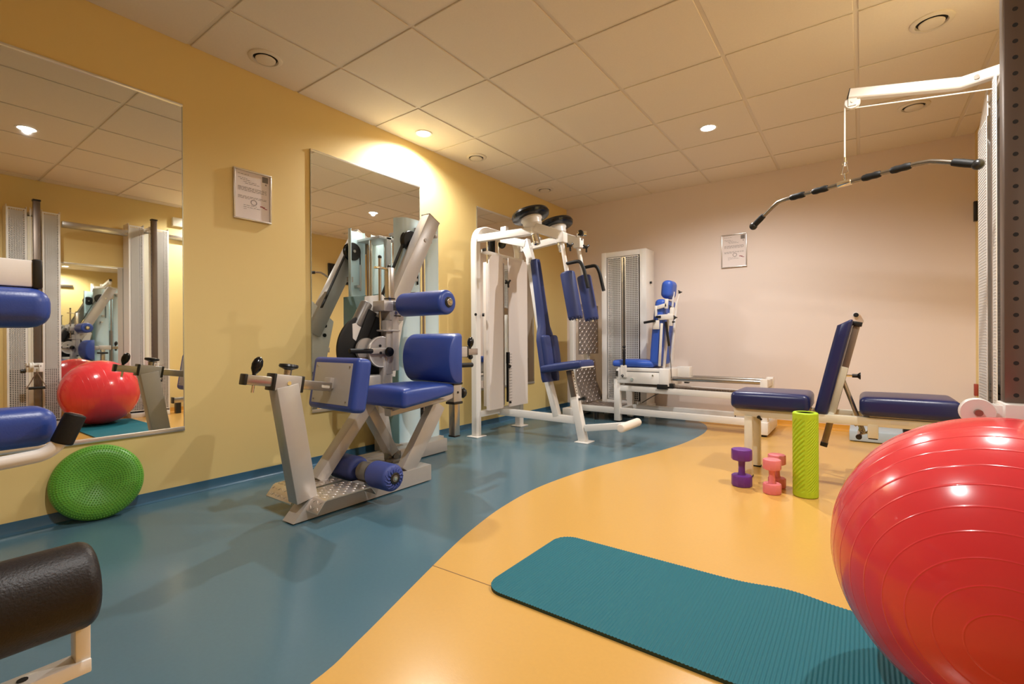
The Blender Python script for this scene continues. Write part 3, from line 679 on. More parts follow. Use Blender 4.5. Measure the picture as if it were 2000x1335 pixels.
# ------------------------------------------------------------ white horizontal leg press at the back wall
def leg_press():
    t = thing('leg_press_machine', 'white sled leg press with a blue seat and headrest along the beige back wall', 'exercise machine', (1.3, 4.6, 0))
    y0, y1 = 4.44, 4.76
    m = MB()
    for y in (y0, y1):
        m.beam((.44, y, .11), (2.24, y, .105), .05, .06, side=Y_)
        m.beam((.93, y, .335), (2.20, y, .315), .05, .055, side=Y_)
        m.lohi((.905, y-.03, .012), (.965, y+.03, .42), bev=.004)
        m.lohi((2.20, y-.03, .09), (2.255, y+.03, .47), bev=.004)
        m.lohi((.41, y-.03, .10), (.455, y+.03, 1.10), bev=.004)
    m.lohi((2.195, y0-.06, .018), (2.262, y1+.16, .12), bev=.005)
    m.lohi((.36, y0-.10, .012), (.46, y1+.10, .10), bev=.005)
    m.lohi((.94, y0, .31), (.97, y1, .36)); m.lohi((2.20, y0, .40), (2.25, y1, .46), bev=.004)
    m.lohi((.90, y0+.02, .08), (.965, y1, .13)); fr = m.build('sled_frame', 'white_paint', t)
    for x, y in ((2.228, y0-.03), (2.228, y1+.12), (.935, y0), (.935, y1), (.41, y0-.07), (.41, y1+.07), (.70, y0)): MB().cyl((x, y, 0), (x, y, .1 if x == .70 else .02), .022, 16).build('foot_pad', 'black_plastic', fr)
    # chequer plates
    m = MB(); m.lohi((.492, 4.45, .655), (.500, 4.90, 1.185)); m.lozenges((.5005, 4.455, .66), Y_, Z_, 9, 14, .049, .0372, .006, .046, .019); m.build('foot_plate', 'plate_dark', t)
    m = MB()
    pts = [(.46, .590), (.475, .36), (.56, .155)]
    for (xa, za), (xb, zb) in zip(pts, pts[1:]):
        m.prism([(xa, za), (xb, zb), (xb-.006, zb), (xa-.006, za)], (0, 4.675, 0), X_, Z_, .45)
        L = math.hypot(xb-xa, zb-za); k = max(4, round(L/.0372)); m.lozenges((xb+.001, 4.455, zb), Y_, (xa-xb, 0, za-zb), 9, k, .049, L/k, .006, .046, .019)
    m.build('lower_foot_plate', 'plate_dark', t)
    m = MB(); m.lohi((.46, 4.43, .135), (.905, 4.74, .143)); m.lozenges((.50, 4.44, .1435), X_, Y_, 9, 7, .042, .042, .004, .040, .016); m.build('step_plate', 'plate_dark', t)
    # weight tower with perforated doors
    x0, x1, yf, yb, zt = .622, 1.075, 4.80, 5.03, 1.745
    m = MB()
    for x in (x0, x1): m.lohi((x-.028 if x == x0 else x-.05, yf-.005, .12), (x+.03 if x == x0 else x+.02, yb, zt), bev=.004)
    m.lohi((x0, yf-.004, zt-.055), (x1, yb, zt), bev=.004); m.lohi((x0, yf, .12), (x1, yb, .165), bev=.004)
    for x in (x0-.015, x1-.02): m.lohi((x, yf+.02, .0), (x+.05, yb, .13), bev=.003)
    tw = m.build('weight_tower', 'white_paint', t)
    for xa, xb in ((x0+.045, .816), (.868, x1-.065)):
        m = MB(); m.lattice((xa, yf, .175), X_, Z_, xb-xa, zt-.055-.18, .0175, .0195, .0058, .002, .008); m.build('perforated_door', 'white_paint', t)
    m = MB(); m.lohi((.816, yf+.008, .17), (.868, yf+.012, zt-.06)); m.build('slot_strip', 'steel', t)
    m = MB(); m.lohi((x0+.03, yb-.05, .165), (x1-.05, yb-.04, zt-.05)); m.build('tower_back', 'inside_grey', t)
    m = MB(); m.lohi((.842, yf+.002, .60), (.850, yf+.006, zt-.07)); m.build('cable_slot', 'black_plastic', t)
    m = MB()
    for k in range(12): m.lohi((.70, yf+.03, .18+k*.034), (1.0, yb-.06, .21+k*.034), bev=.003)
    m.build('weight_stack', 'stack_dark', t)
    for k in range(5): MB().sphere((.845, yf-.004, .60+k*.033), .013, 10).build('weight_peg', 'black_plastic', t)
    m = MB(); m.cyl((1.098, yf+.10, 1.40), (1.115, yf+.10, 1.40), .012, 12); m.build('tower_plug', 'black_plastic', t)
    # rails and carriage
    for y in (y0+.03, y1-.03):
        m = MB(); m.cyl((.97, y, .445), (2.235, y, .440), .019, 20); m.build('guide_rail', 'steel', t)
    m = MB(); m.cyl((1.0, y0+.02, .375), (2.2, y0+.02, .355), .011, 12)
    for k in range(60): m.lohi((1.40+k*.013, y0-.012, .350), (1.407+k*.013, y0+.03, .366))
    m.build('rack_bar', 'brown_steel', t)
    m = MB(); m.lohi((.945, y0-.035, .385), (1.40, y0-.025, .495), bev=.003); m.lohi((.945, y1+.025, .385), (1.40, y1+.035, .495), bev=.003)
    m.lohi((.945, y0-.03, .50), (1.44, y1+.03, .535), bev=.006); m.lohi((1.36, y0-.04, .37), (1.45, y1+.04, .53), bev=.006); m.lohi((.935, y0-.04, .42), (.985, y1+.04, .52), bev=.006)
    m.lohi((1.44, y1-.09, .40), (1.56, y1+.02, .545), bev=.005); ca = m.build('carriage', 'white_paint', t)
    m = MB(); m.lohi((1.02, y0-.032, .497), (1.35, y0+.2, .503)); m.build('carriage_gap', 'grey_dark', ca)
    m = MB(); m.lohi((1.34, y0-.05, .345), (1.44, y0+.05, .39), bev=.006); m.lohi((1.44, y0-.03, .36), (1.49, y0+.02, .40), bev=.005); m.lohi((1.50, y1-.06, .385), (1.54, y1-.02, .41)); m.build('ratchet_block', 'black_plastic', ca)
    m = MB(); m.cyl((1.10, y0-.035, .425), (1.10, y0-.05, .425), .015, 14); m.cyl((1.30, y0-.035, .47), (1.30, y0-.045, .47), .008, 10); m.build('carriage_bolt', 'chrome', ca)
    m = MB(); m.cyl((.945, y0-.05, .45), (.945, y0-.04, .50), .012, 12); m.cyl((1.0, y0-.06, .45), (1.02, y0-.035, .47), .014, 12); m.build('release_knob', 'black_plastic', ca)
    m = MB(); m.pad((1.09, 4.60, .572), X_, Y_, Z_, (.42, .36, .06), .026, .012); m.build('seat', 'blue_lit', t)
    for y in (y0-.045, y1+.05):
        m = MB(); m.cyl((1.02, y, .50), (1.02, y, .70), .012, 14, .004); m.build('hand_grip', 'black_rubber', t)
        m = MB(); m.lohi((.985, y-.012, .44), (1.045, y+.012, .56), bev=.006); m.build('grip_bracket', 'white_paint', t)
    # back cushion leaning away from the seat
    a, b = V(1.325, 4.60, .56), V(1.385, 4.60, 1.185); d = (b-a).normalized(); ey = V(0, 1, 0); nz = d.cross(ey)
    if nz.x > 0: nz = -nz
    def bp(x, y, z): return x*(1-.05*max(0, y/.31)**2), y, z
    m = MB(); m.pad((a+b)/2+nz*.02, ey, d, nz, (.36, .62, .095), .035, .02, taper=bp); bk = m.build('backrest', 'blue_lit', t)
    m = MB(); m.tube([a-nz*.03-ey*.13+d*.18, a-nz*.03-ey*.13+d*.50], .0015, 6); m.build('seam_line', 'blue_vinyl', bk)
    m = MB()
    for s in (-1, 1): m.beam(a-nz*.035+ey*s*.187, a-nz*.02+ey*s*.187+d*.40, .018, .022)
    m.beam(a-nz*.05-ey*.10-d*.02, a-nz*.05-ey*.10+d*.5, .03, .02); m.beam(a-nz*.05+ey*.10-d*.02, a-nz*.05+ey*.10+d*.62, .03, .02); m.build('back_frame', 'white_paint', t)
    m = MB(); m.pad(b+d*.095+nz*.0, ey, d, nz, (.19, .175, .10), .045, .01); m.build('headrest', 'blue_lit', t)
    m = MB(); m.beam(b-nz*.045-d*.20, b-nz*.045+d*.08, .028, .014); m.build('headrest_stem', 'white_paint', t)
    # shoulder bracket on the camera side
    y = 4.415; o = lambda dx, dz: V(1.33+dx, y, 1.0+dz)
    m = MB(); m.beam(o(.0, .10), o(.10, .125), .02, .035); m.beam(o(.0, .02), o(.0, .12), .02, .03); m.beam(o(.095, .09), o(.10, .18), .02, .03); m.lohi((1.30, y-.012, .90), (1.36, y+.03, .985), bev=.004)
    m.beam(o(.02, .01), o(.16, .015), .025, .05); m.beam(o(.135, -.07), o(.15, .10), .02, .035); m.build('shoulder_bracket', 'white_paint', t)
    m = MB(); m.cyl((1.22, y-.02, .965), (1.33, y-.02, .982), .012, 12); m.lohi((1.335, y-.02, 1.005), (1.38, y-.012, 1.025)); m.build('shoulder_peg', 'black_plastic', t)
    m = MB(); m.cyl((1.475, y+.05, 1.03), (1.53, y+.05, 1.225), .008, 12); m.build('lever_rod', 'white_paint', t)
    for c in ((1.533, y+.05, 1.238), (1.463, y, 1.10), (1.505, y, 1.005), (1.485, y, .965)):
        m = MB(); m.sphere(c, .012, 10)
        for k in range(3): e = V(math.cos(k*2.1), 0, math.sin(k*2.1)); m.beam(V(c), V(c)+e*.022, .010, .010)
        m.build('star_knob', 'black_plastic', t)
    m = MB(); m.tube([(1.41, y+.03, .97), (1.425, y+.03, .86), (1.44, y+.03, .745)], .012, 10); m.build('gas_spring', 'black_plastic', t)
    m = MB(); m.tube([(1.44, y+.03, .745), (1.455, y+.03, .58), (1.46, y+.03, .45)], .004, 8); m.build('release_cable', 'grey_dark', t)
    m = MB(); m.tube([(1.06, y1, .16), (1.20, y1-.1, .24), (1.32, y1-.2, .30), (1.34, y1-.2, .305)], .005, 8); m.build('pedal_cable', 'grey_dark', t)
leg_press()

# ------------------------------------------------------------ adjustable bench
def bench():
    t = thing('adjustable_bench', 'adjustable bench with navy pads and raised backrest on a cream frame, behind the foam roller', 'exercise bench', (2.75, 3.225, 0))
    yc, h = 3.225, .125
    m = MB()
    for s in (-1, 1): m.beam((2.265, yc+s*h, .372), (3.30, yc+s*h, .372), .035, .045, side=Y_)
    for x in (2.285, 2.90, 3.26): m.beam((x, yc-h, .372), (x, yc+h, .372), .03, .04)
    fr = m.build('bench_frame', 'cream_paint', t)
    m = MB(); m.lohi((3.00, yc-h-.0195, .368), (3.07, yc-h-.0176, .384)); m.build('frame_sticker', 'sticker', fr)
    m = MB()
    for s in (-1, 1): m.lohi((2.268, yc+s*h-.006, .34), (2.272, yc+s*h+.006, .39)); m.cyl((3.3, yc+s*h, .372), (3.306, yc+s*h, .372), .014, 10)
    m.build('frame_plug', 'black_plastic', fr)
    for x in (2.345, 3.23):
        for s in (-1, 1):
            m = MB(); m.beam((x, yc+s*(h+.01), .355), (x+.0, yc+s*(h+.015), .006), .042, .042, side=X_); lg = m.build('leg', 'cream_paint', t)
            m = MB(); m.lohi((x-.022, yc+s*(h+.015)-.022, 0), (x+.022, yc+s*(h+.015)+.022, .009)); m.build('rubber_foot', 'black_rubber', lg)
    m = MB(); m.cyl((2.40, yc-h-.018, .352), (2.40, yc-h-.03, .352), .009, 12); m.beam((2.40, yc-h-.02, .352), (2.415, yc-h-.02, .335), .012, .012); m.build('seat_bolt', 'black_plastic', t)
    m = MB(); m.pad((2.452, yc, .445), X_, Y_, Z_, (.40, .36, .098), .030, .006); m.build('seat_pad', 'navy_vinyl', t)
    m = MB(); m.pad((3.068, yc, .452), X_, Y_, Z_, (.395, .36, .098), .030, .006); m.build('extension_pad', 'navy_vinyl', t)
    a, b = V(2.672, yc, .400), V(2.792, yc, .925); d = (b-a).normalized(); n = V(d.z, 0, -d.x); L = (b-a).length
    def tp(x, y, z):
        k = max(0, (y-(L/2-.09))/.09); return x, y-.055*k*k*max(0, min(1, .5+z/.062)), z
    m = MB(); m.pad((a+b)/2+n*.028, (0, -1, 0), d, -n, (.30, L, .062), .020, .004, taper=tp); m.build('backrest_pad', 'navy_vinyl', t)
    m = MB(); q = a+n*.072; m.beam(q-d*.01, q+d*.27, .05, .042, side=Y_); m.beam(q-d*.02+V(0, 0, 0), q+d*.01, .24, .03, side=Y_); m.build('back_sleeve', 'cream_paint', t)
    m = MB(); q2 = a+n*.078; m.beam(q2-d*.17, q2+d*.50, .04, .032, side=Y_); tb = m.build('back_tube', 'brown_steel', t)
    m = MB(); m.beam(q2+d*.50, q2+d*.525, .056, .046, side=Y_); m.beam(q2-d*.19, q2-d*.165, .045, .036, side=Y_); m.build('tube_cap', 'black_plastic', tb)
    m = MB(); p = q+d*.225+n*.021; m.cyl(p, p+V(.03, 0, .0), .006, 10); m.build('pin_shaft', 'chrome', t)
    m = MB(); p = p+V(.026, 0, 0); m.cyl(p, p+V(.026, 0, 0), .010, 12); m.lathe([(.010, 0), (.019, .010), (.019, .014), (.001, .015)], p+V(.024, 0, 0), X_, 16); m.build('pull_pin', 'black_plastic', t)
    m = MB(); m.cyl(q+d*.20+n*.01, V(2.892, yc, .285), .011, 16); m.build('back_brace', 'steel', t)
    m = MB(); m.tube([(2.85, yc-.06, .335), (2.862, yc-.06, .345), (2.875, yc-.06, .33), (2.87, yc-.06, .31), (2.89, yc-.06, .30)], .006, 10, .01); m.tube([(2.90, yc-.06, .30), (2.93, yc-.06, .335)], .006, 10); m.cyl((2.872, yc-.09, .288), (2.872, yc+.09, .288), .010, 12); m.build('brace_hook', 'steel', t)
    m = MB(); m.cyl((2.868, yc-.108, .283), (2.868, yc-.09, .283), .014, 14, .003); m.build('hook_cap', 'black_plastic', t)
    m = MB(); m.lohi((2.905, yc-h-.02, .288), (2.950, yc-h+.025, .36), bev=.004); st = m.build('socket_tube', 'cream_paint', t)
    m = MB(); m.lohi((2.908, yc-h-.017, .283), (2.947, yc-h+.022, .2895)); m.build('socket_cap', 'black_plastic', st)
bench()

# ------------------------------------------------------------ low step platform with a clamp
def step_platform():
    t = thing('step_platform', 'low light-blue step platform on the floor behind the bench', 'step platform', (3.12, 4.78, 0))
    m = MB(); m.lohi((2.80, 4.60, .006), (3.44, 4.98, .085), bev=.006); m.build('platform_body', 'step_blue', t)
    for x in (2.84, 3.40):
        for y in (4.64, 4.94): MB().cyl((x, y, 0), (x, y, .01), .018, 14).build('rubber_foot', 'black_rubber', t)
    m = MB(); m.lohi((3.13, 4.66, .085), (3.34, 4.72, .125), bev=.010); m.lathe([(.012, 0), (.014, .03), (.028, .035), (.03, .05), (.024, .06), (.001, .062)], (3.20, 4.69, .12), Z_, 14); m.lathe([(.012, 0), (.014, .03), (.024, .035), (.024, .05), (.001, .056)], (3.29, 4.69, .12), (.2, 0, 1), 14); m.build('clamp_handle', 'black_plastic', t)
step_platform()

# ------------------------------------------------------------ foam roller and dumbbells
def foam_roller():
    cx, cy, h, r0 = 2.648, 2.862, .428, .0575
    t = thing('foam_roller', 'lime-green hollow foam roller standing upright on the yellow floor', 'foam roller', (cx, cy, 0))
    na, nz = 168, 190; m = MB(); rings = []
    cam_a = math.atan2(-cy, 2.884-cx)
    for j in range(nz+1):
        z = h*j/nz; ring = []
        for i in range(na):
            a = 2*math.pi*i/na; r = r0
            e = min(1, max(0, (min(z, h-z)-.028)/.012))
            rel = (a-cam_a) % math.pi
            q = rel/math.pi
            if .48 < q < .985: s = math.sin(math.pi*(q-.48)/.505)**.3; f = (z-rel*r0*1.05)/.0245; r -= .0062*e*s*max(0, math.sin(2*math.pi*f))**.8
            elif .02 < q < .44: s = math.sin(math.pi*(q-.02)/.42)**.4; f = (z-rel*r0*1.05)/.0150; r -= .0026*e*s*max(0, math.sin(2*math.pi*f))
            if min(z, h-z) < .005: r -= .005-min(z, h-z)
            ring.append(V(cx+r*math.cos(a), cy+r*math.sin(a), z))
        rings.append(ring)
    inn = [[V(cx+.040*math.cos(2*math.pi*i/na), cy+.040*math.sin(2*math.pi*i/na), z) for i in range(na)] for z in (h-.0005, .0005)]
    m.rings(rings+inn, closed=True); m.build('foam_sleeve', 'roller_green', t, ang=60)
    m = MB()
    rr = [[V(cx+r*math.cos(2*math.pi*i/48), cy+r*math.sin(2*math.pi*i/48), z) for i in range(48)] for r, z in ((.0398, .002), (.0398, h-.004), (.036, h-.004), (.036, .002))]
    m.rings(rr, closed=True); m.build('core_tube', 'black_plastic', t)
foam_roller()
def dumbbell(x, y, h, r, ro, mt, lb, rz, group=None):
    t = thing('dumbbell', lb, 'dumbbell', (x, y, 0), group); hh = h*.30
    for z0 in (0, h-hh):
        m = MB(); b = .006; n = 10
        pr = [(r-b, 0), (r-b*.3, b*.3), (r, b), (r, hh-b), (r-b*.3, hh-b*.3), (r-b, hh)]
        rings = [[V(x+q*math.cos(2*math.pi*(i+rz)/n), y+q*math.sin(2*math.pi*(i+rz)/n), z0+z) for i in range(n)] for q, z in pr]
        m.rings(rings); o = m.build('weight_head', mt, t, ang=25)
        if z0: m = MB(); m.cyl((x, y, h-.0006), (x, y, h+.0004), r*.36, 24); m.build('end_mark', mt, o)
    m = MB(); m.lathe([(ro*1.25, 0), (ro, .012), (ro*.94, h*.2), (ro, h*.4-.012), (ro*1.25, h*.4)], (x, y, hh), Z_, 24); m.build('grip_bar', mt, t)
dumbbell(2.348, 2.865, .202, .052, .0175, 'dumbbell_purple', 'purple dumbbell standing on end on the yellow floor, left of the pink ones', .2)
dumbbell(2.503, 2.812, .178, .0435, .0155, 'dumbbell_pink', 'pink dumbbell standing on end in front, between purple dumbbell and foam roller', .4, 'pink dumbbells')
dumbbell(2.508, 2.945, .178, .0435, .0155, 'dumbbell_pink', 'pink dumbbell mostly hidden behind another pink dumbbell', .1, 'pink dumbbells')

# ------------------------------------------------------------ exercise ball
def ball():
    c = V(3.13, 1.41, .322); r = .310
    ax = V(2.90, 0.0, .16)-c; ax.normalize()
    t = thing('exercise_ball', 'large glossy red exercise ball at the right, sitting on the teal mat', 'exercise ball', (c.x, c.y, .012))
    pr = []; n = 720
    rid = [R(d) for d in (11, 19, 27, 35, 43, 51, 59, 67, 75, 83, 97, 105, 113, 121, 129, 137, 145, 153, 161, 169)]
    angs = sorted([math.pi*i/180 for i in range(181)]+[q+R(d) for q in rid for d in (-.55, -.4, -.3, -.2, -.1, .1, .2, .3, .4, .55)])
    for a in angs:
        b = 0
        for q in rid: b += .0006*math.exp(-((a-q)/R(.22))**2)
        pr.append((max((r+b)*math.sin(a), 1e-5), -(r+b)*math.cos(a)))
    m = MB(); m.lathe(pr, c, ax, 128); m.build('ball_skin', 'ball_red', t, ang=80)
ball()

# ------------------------------------------------------------ ribbed mat
def yoga_mat():
    x0, x1, y0, y1, th, rc = 1.893, 3.36, 1.188, 1.702, .0105, .07
    t = thing('exercise_mat', 'ribbed teal exercise mat on the yellow floor, running under the red ball', 'exercise mat', ((x0+x1)/2, (y0+y1)/2, 0))
    per = .0098; n = int((x1-x0)/per*5); m = MB(); ny = 14; top = []; bot = []
    for i in range(n+1):
        x = x0+(x1-x0)*i/n; e = min(x-x0, x1-x); ins = rc-math.sqrt(max(0, rc*rc-(rc-e)**2)) if e < rc else 0
        tw = -.014*(x-x0)/(x1-x0)
        A, B_ = y0+ins, y1-ins; ra, rb = [], []
        for j in range(ny+1):
            y = A+(B_-A)*j/ny
            lift = .014*math.exp(-((x-2.70)/.10)**2)*max(0, (y-1.50)/.2)**1.5
            z = th+lift+.0010*math.cos(2*math.pi*(x-x0)/per)
            ra.append(m.bm.verts.new((x, y+tw*0, z))); rb.append(m.bm.verts.new((x, y, .0004+lift)))
        top.append(ra); bot.append(rb)
    for i in range(n):
        for j in range(ny):
            m.mi = 0; m._f((top[i][j], top[i+1][j], top[i+1][j+1], top[i][j+1])); m.mi = 1; m._f((bot[i][j], bot[i][j+1], bot[i+1][j+1], bot[i+1][j]))
        m.mi = 1; m._f((bot[i][0], bot[i+1][0], top[i+1][0], top[i][0])); m._f((top[i][ny], top[i+1][ny], bot[i+1][ny], bot[i][ny]))
    for j in range(ny): m._f((bot[0][j], top[0][j], top[0][j+1], bot[0][j+1])); m._f((top[n][j], bot[n][j], bot[n][j+1], top[n][j+1]))
    m.build('foam_sheet', ['mat_teal', 'mat_edge'], t, ang=70)
yoga_mat()

# ------------------------------------------------------------ green balance disc leaning on the wall
def balance_disc():
    t = thing('balance_disc', 'green knobbly balance disc leaning against the yellow wall below the large mirror', 'balance disc', (.07, .655, 0))
    rad = .168; tilt = R(14)
    n = V(math.cos(tilt), -.18, math.sin(tilt)).normalized()
    s, u = frame(n, side=Y_); c = V(.052, .655, .165)
    prof = [(.0001, .006), (.05, .014), (.10, .029), (.135, .032), (.155, .023), (.166, .008), (.168, 0), (.166, -.008), (.150, -.024), (.10, -.03), (.0001, -.03)]
    m = MB(); m.lathe(prof[::-1], c, n, 64); m.build('disc_body', 'disc_green', t, ang=60)
    m = MB(); rr = .012
    def hgt(r):
        for (a, b), (p, q) in zip(prof, prof[1:]):
            if a <= r <= p: return b+(q-b)*(r-a)/(p-a)
        return 0
    while rr < .163:
        k = int(2*math.pi*rr/.0103)
        for i in range(k):
            a = 2*math.pi*i/k; e = s*math.cos(a)+u*math.sin(a); f = n.cross(e); z = hgt(rr); b = c+e*rr+n*(z-.0006); g = .0037
            v = [m.bm.verts.new(b+(e*math.cos(q)+f*math.sin(q))*g) for q in (0, 1.257, 2.513, 3.77, 5.027)]
            v2 = [m.bm.verts.new(b+(e*math.cos(q)+f*math.sin(q))*g*.55+n*.0058) for q in (0, 1.257, 2.513, 3.77, 5.027)]
            for q in range(5): m._f((v[q], v[(q+1) % 5], v2[(q+1) % 5], v2[q]))
            m._f(v2)
        rr += .0098
    m.build('massage_nubs', 'disc_green', t)
balance_disc()

# ------------------------------------------------------------ lat pulldown on the right wall and its bar
def lat_machine():
    t = thing('lat_pulldown_machine', 'white lat pulldown tower on the right wall with an arm under the ceiling', 'exercise machine', (3.45, 3.25, 0))
    xf = 3.378; ya, yb, zt = 3.05, 3.475, 2.055; yc = 3.2
    m = MB(); m.lohi((xf+.012, ya-.006, .05), (xf+.062, ya+.012, zt-.02), bev=.003); m.lohi((xf+.06, ya-.03, .05), (xf+.11, ya+.012, zt+.035), bev=.003)
    m.lohi((xf+.03, yb-.03, .05), (3.53, yb, zt-.05), bev=.003); m.lohi((xf+.11, ya, .05), (3.535, ya+.02, zt-.02), bev=.003)
    m.lohi((xf+.02, ya, .0), (3.53, yb, .06), bev=.004); m.lohi((xf+.03, ya, zt-.05), (3.53, yb, zt-.02), bev=.003); tw = m.build('tower_frame', 'white_paint', t)
    for y0, y1, s in ((3.052, 3.135, 0), (3.265, yb, 1)):
        m = MB(); h = zt-.10 if not s else zt-.22
        m.lattice((xf, y1, .10), (0, -1, 0), Z_, y1-y0, h-.05, .0135, .0145, .0055, .002, .010); m.build('perforated_panel', 'white_paint', t)
    m = MB(); m.prism([(3.265, zt-.17), (3.475, zt-.17), (3.30, zt-.04), (3.265, zt-.04)], (xf+.004, 0, 0), Y_, Z_, .004); m.build('top_gusset', 'white_paint', t)
    m = MB(); m.lohi((xf+.05, 3.06, .07), (xf+.056, yb-.03, zt-.08)); m.build('tower_back', 'inside_grey', t)
    m = MB()
    for k in range(14): m.lohi((xf+.03, 3.10, .07+k*.036), (xf+.048, 3.42, .10+k*.036))
    m.build('weight_stack', 'stack_dark', t)
    m = MB(); m.lohi((xf+.01, 3.17, .1), (xf+.02, 3.24, zt-.12)); m.build('slot_strip', 'brown_steel', t)
    # arm: short level piece, then a piece rising towards the room
    m = MB(); m.sqtube([(3.47, yc, 2.070), (3.275, yc, 2.046), (2.832, yc, 2.128)], .05, .052); ar = m.build('pulldown_arm', 'white_paint', t)
    m = MB(); m.cyl((3.33, yc-.025, 2.05), (3.33, yc-.032, 2.05), .011, 14); m.cyl((3.44, yc-.025, 2.062), (3.44, yc-.03, 2.062), .008, 12); m.build('arm_bolt', 'steel', ar)
    m = MB(); m.beam((2.831, yc, 2.128), (2.827, yc, 2.129), .052, .054, side=Y_); m.build('arm_cap', 'black_plastic', ar)
    m = MB(); m.lathe([(.001, -.012), (.034, -.012), (.036, -.009), (.031, -.004), (.031, .004), (.036, .009), (.034, .012), (.001, .012)], (2.845, yc, 2.083), Y_, 32); pu = m.build('pulley', 'white_paint', t)
    m = MB()
    for s in (-1, 1): m.prism([(-.018, -.022), (.018, -.022), (.024, .05), (-.018, .05)], (2.845, yc+s*.016, 2.083), X_, Z_, .004)
    m.cyl((2.845, yc-.022, 2.083), (2.845, yc+.022, 2.083), .007, 12); m.build('pulley_bracket', 'white_paint', pu)
    m = MB(); m.tube([(3.40, yc, 1.985), (2.85, yc, 2.051)], .0035, 8); m.tube([(2.811, yc, 2.083), (2.810, yc, 1.745)], .0035, 8); m.build('cable', 'cable_white', t)
    m = MB(); m.lohi((3.40, 2.12, .12), (3.45, 3.06, .18), bev=.004); m.build('base_beam', 'steel', t)
    m = MB(); m.lohi((3.395, 2.105, .115), (3.455, 2.122, .185), bev=.004); m.lohi((3.40, 2.14, 0), (3.45, 2.19, .12)); m.build('base_cap', 'black_plastic', t)
lat_machine()
def lat_bar():
    c = V(2.810, 3.2, 1.652); h = V(.486, -.235, 0); e = h.normalized(); L = h.length
    t = thing('pulldown_bar', 'steel pulldown bar with black grips hanging by a cable from the white arm', 'pulldown bar', tuple(c))
    P = lambda s, z: c+e*(s*L)+Z*z
    pts = [P(-1, -.112), P(-.74, -.014), P(-.70, -.004), P(-.62, 0), P(0, 0), P(.62, 0), P(.70, -.004), P(.74, -.014), P(1, -.078)]
    m = MB(); m.tube([pts[0], P(-.78, -.030), P(-.70, -.006), P(-.6, 0), P(.6, 0), P(.70, -.006), P(.78, -.022), P(1, -.072)], .0115, 16); m.build('steel_bar', 'bar_steel', t)
    for a, b in ((.16, .32), (.40, .56), (-.32, -.16), (-.56, -.40)):
        p, q = P(a, 0), P(b, 0); d = q-p
        m = MB(); m.lathe([(.013, 0), (.016, .004), (.0185, .25*d.length), (.0165, .5*d.length), (.0185, .75*d.length), (.016, d.length-.004), (.013, d.length)], p, d, 20); m.build('rubber_grip', 'black_rubber', t)
    for p, q in ((P(-.88, -.064), P(-1, -.112)), (P(.85, -.036), P(1.0, -.072))):
        d = q-p; m = MB(); m.lathe([(.013, 0), (.017, .004), (.0185, .4*d.length), (.0175, d.length)], p, d, 20); g_ = m.build('end_grip', 'black_rubber', t)
        m = MB(); m.sphere(q+d.normalized()*.010, .024, 20); m.build('end_ball', 'black_plastic', g_)
    m = MB(); m.cyl(c-e*.035, c+e*.035, .017, 18, .004); m.beam(c+Z*.012, c+Z*.055, .008, .02, side=h); m.build('swivel_collar', 'chrome', t)
    m = MB(); q = V(-e.y, e.x, 0); p0 = c+Z*.050
    m.tube([p0, p0+e*.017+Z*.006, p0+e*.012+Z*.030, p0+e*.008+Z*.052, p0-e*.006+Z*.058, p0-e*.012+Z*.030, p0-e*.017+Z*.004, p0], .003, 8); m.torus(p0+Z*.062, q, .011, .003, 16, 8); m.cyl(p0+Z*.066, p0+Z*.092, .006, 12); m.build('carabiner', 'chrome', t)
lat_bar()

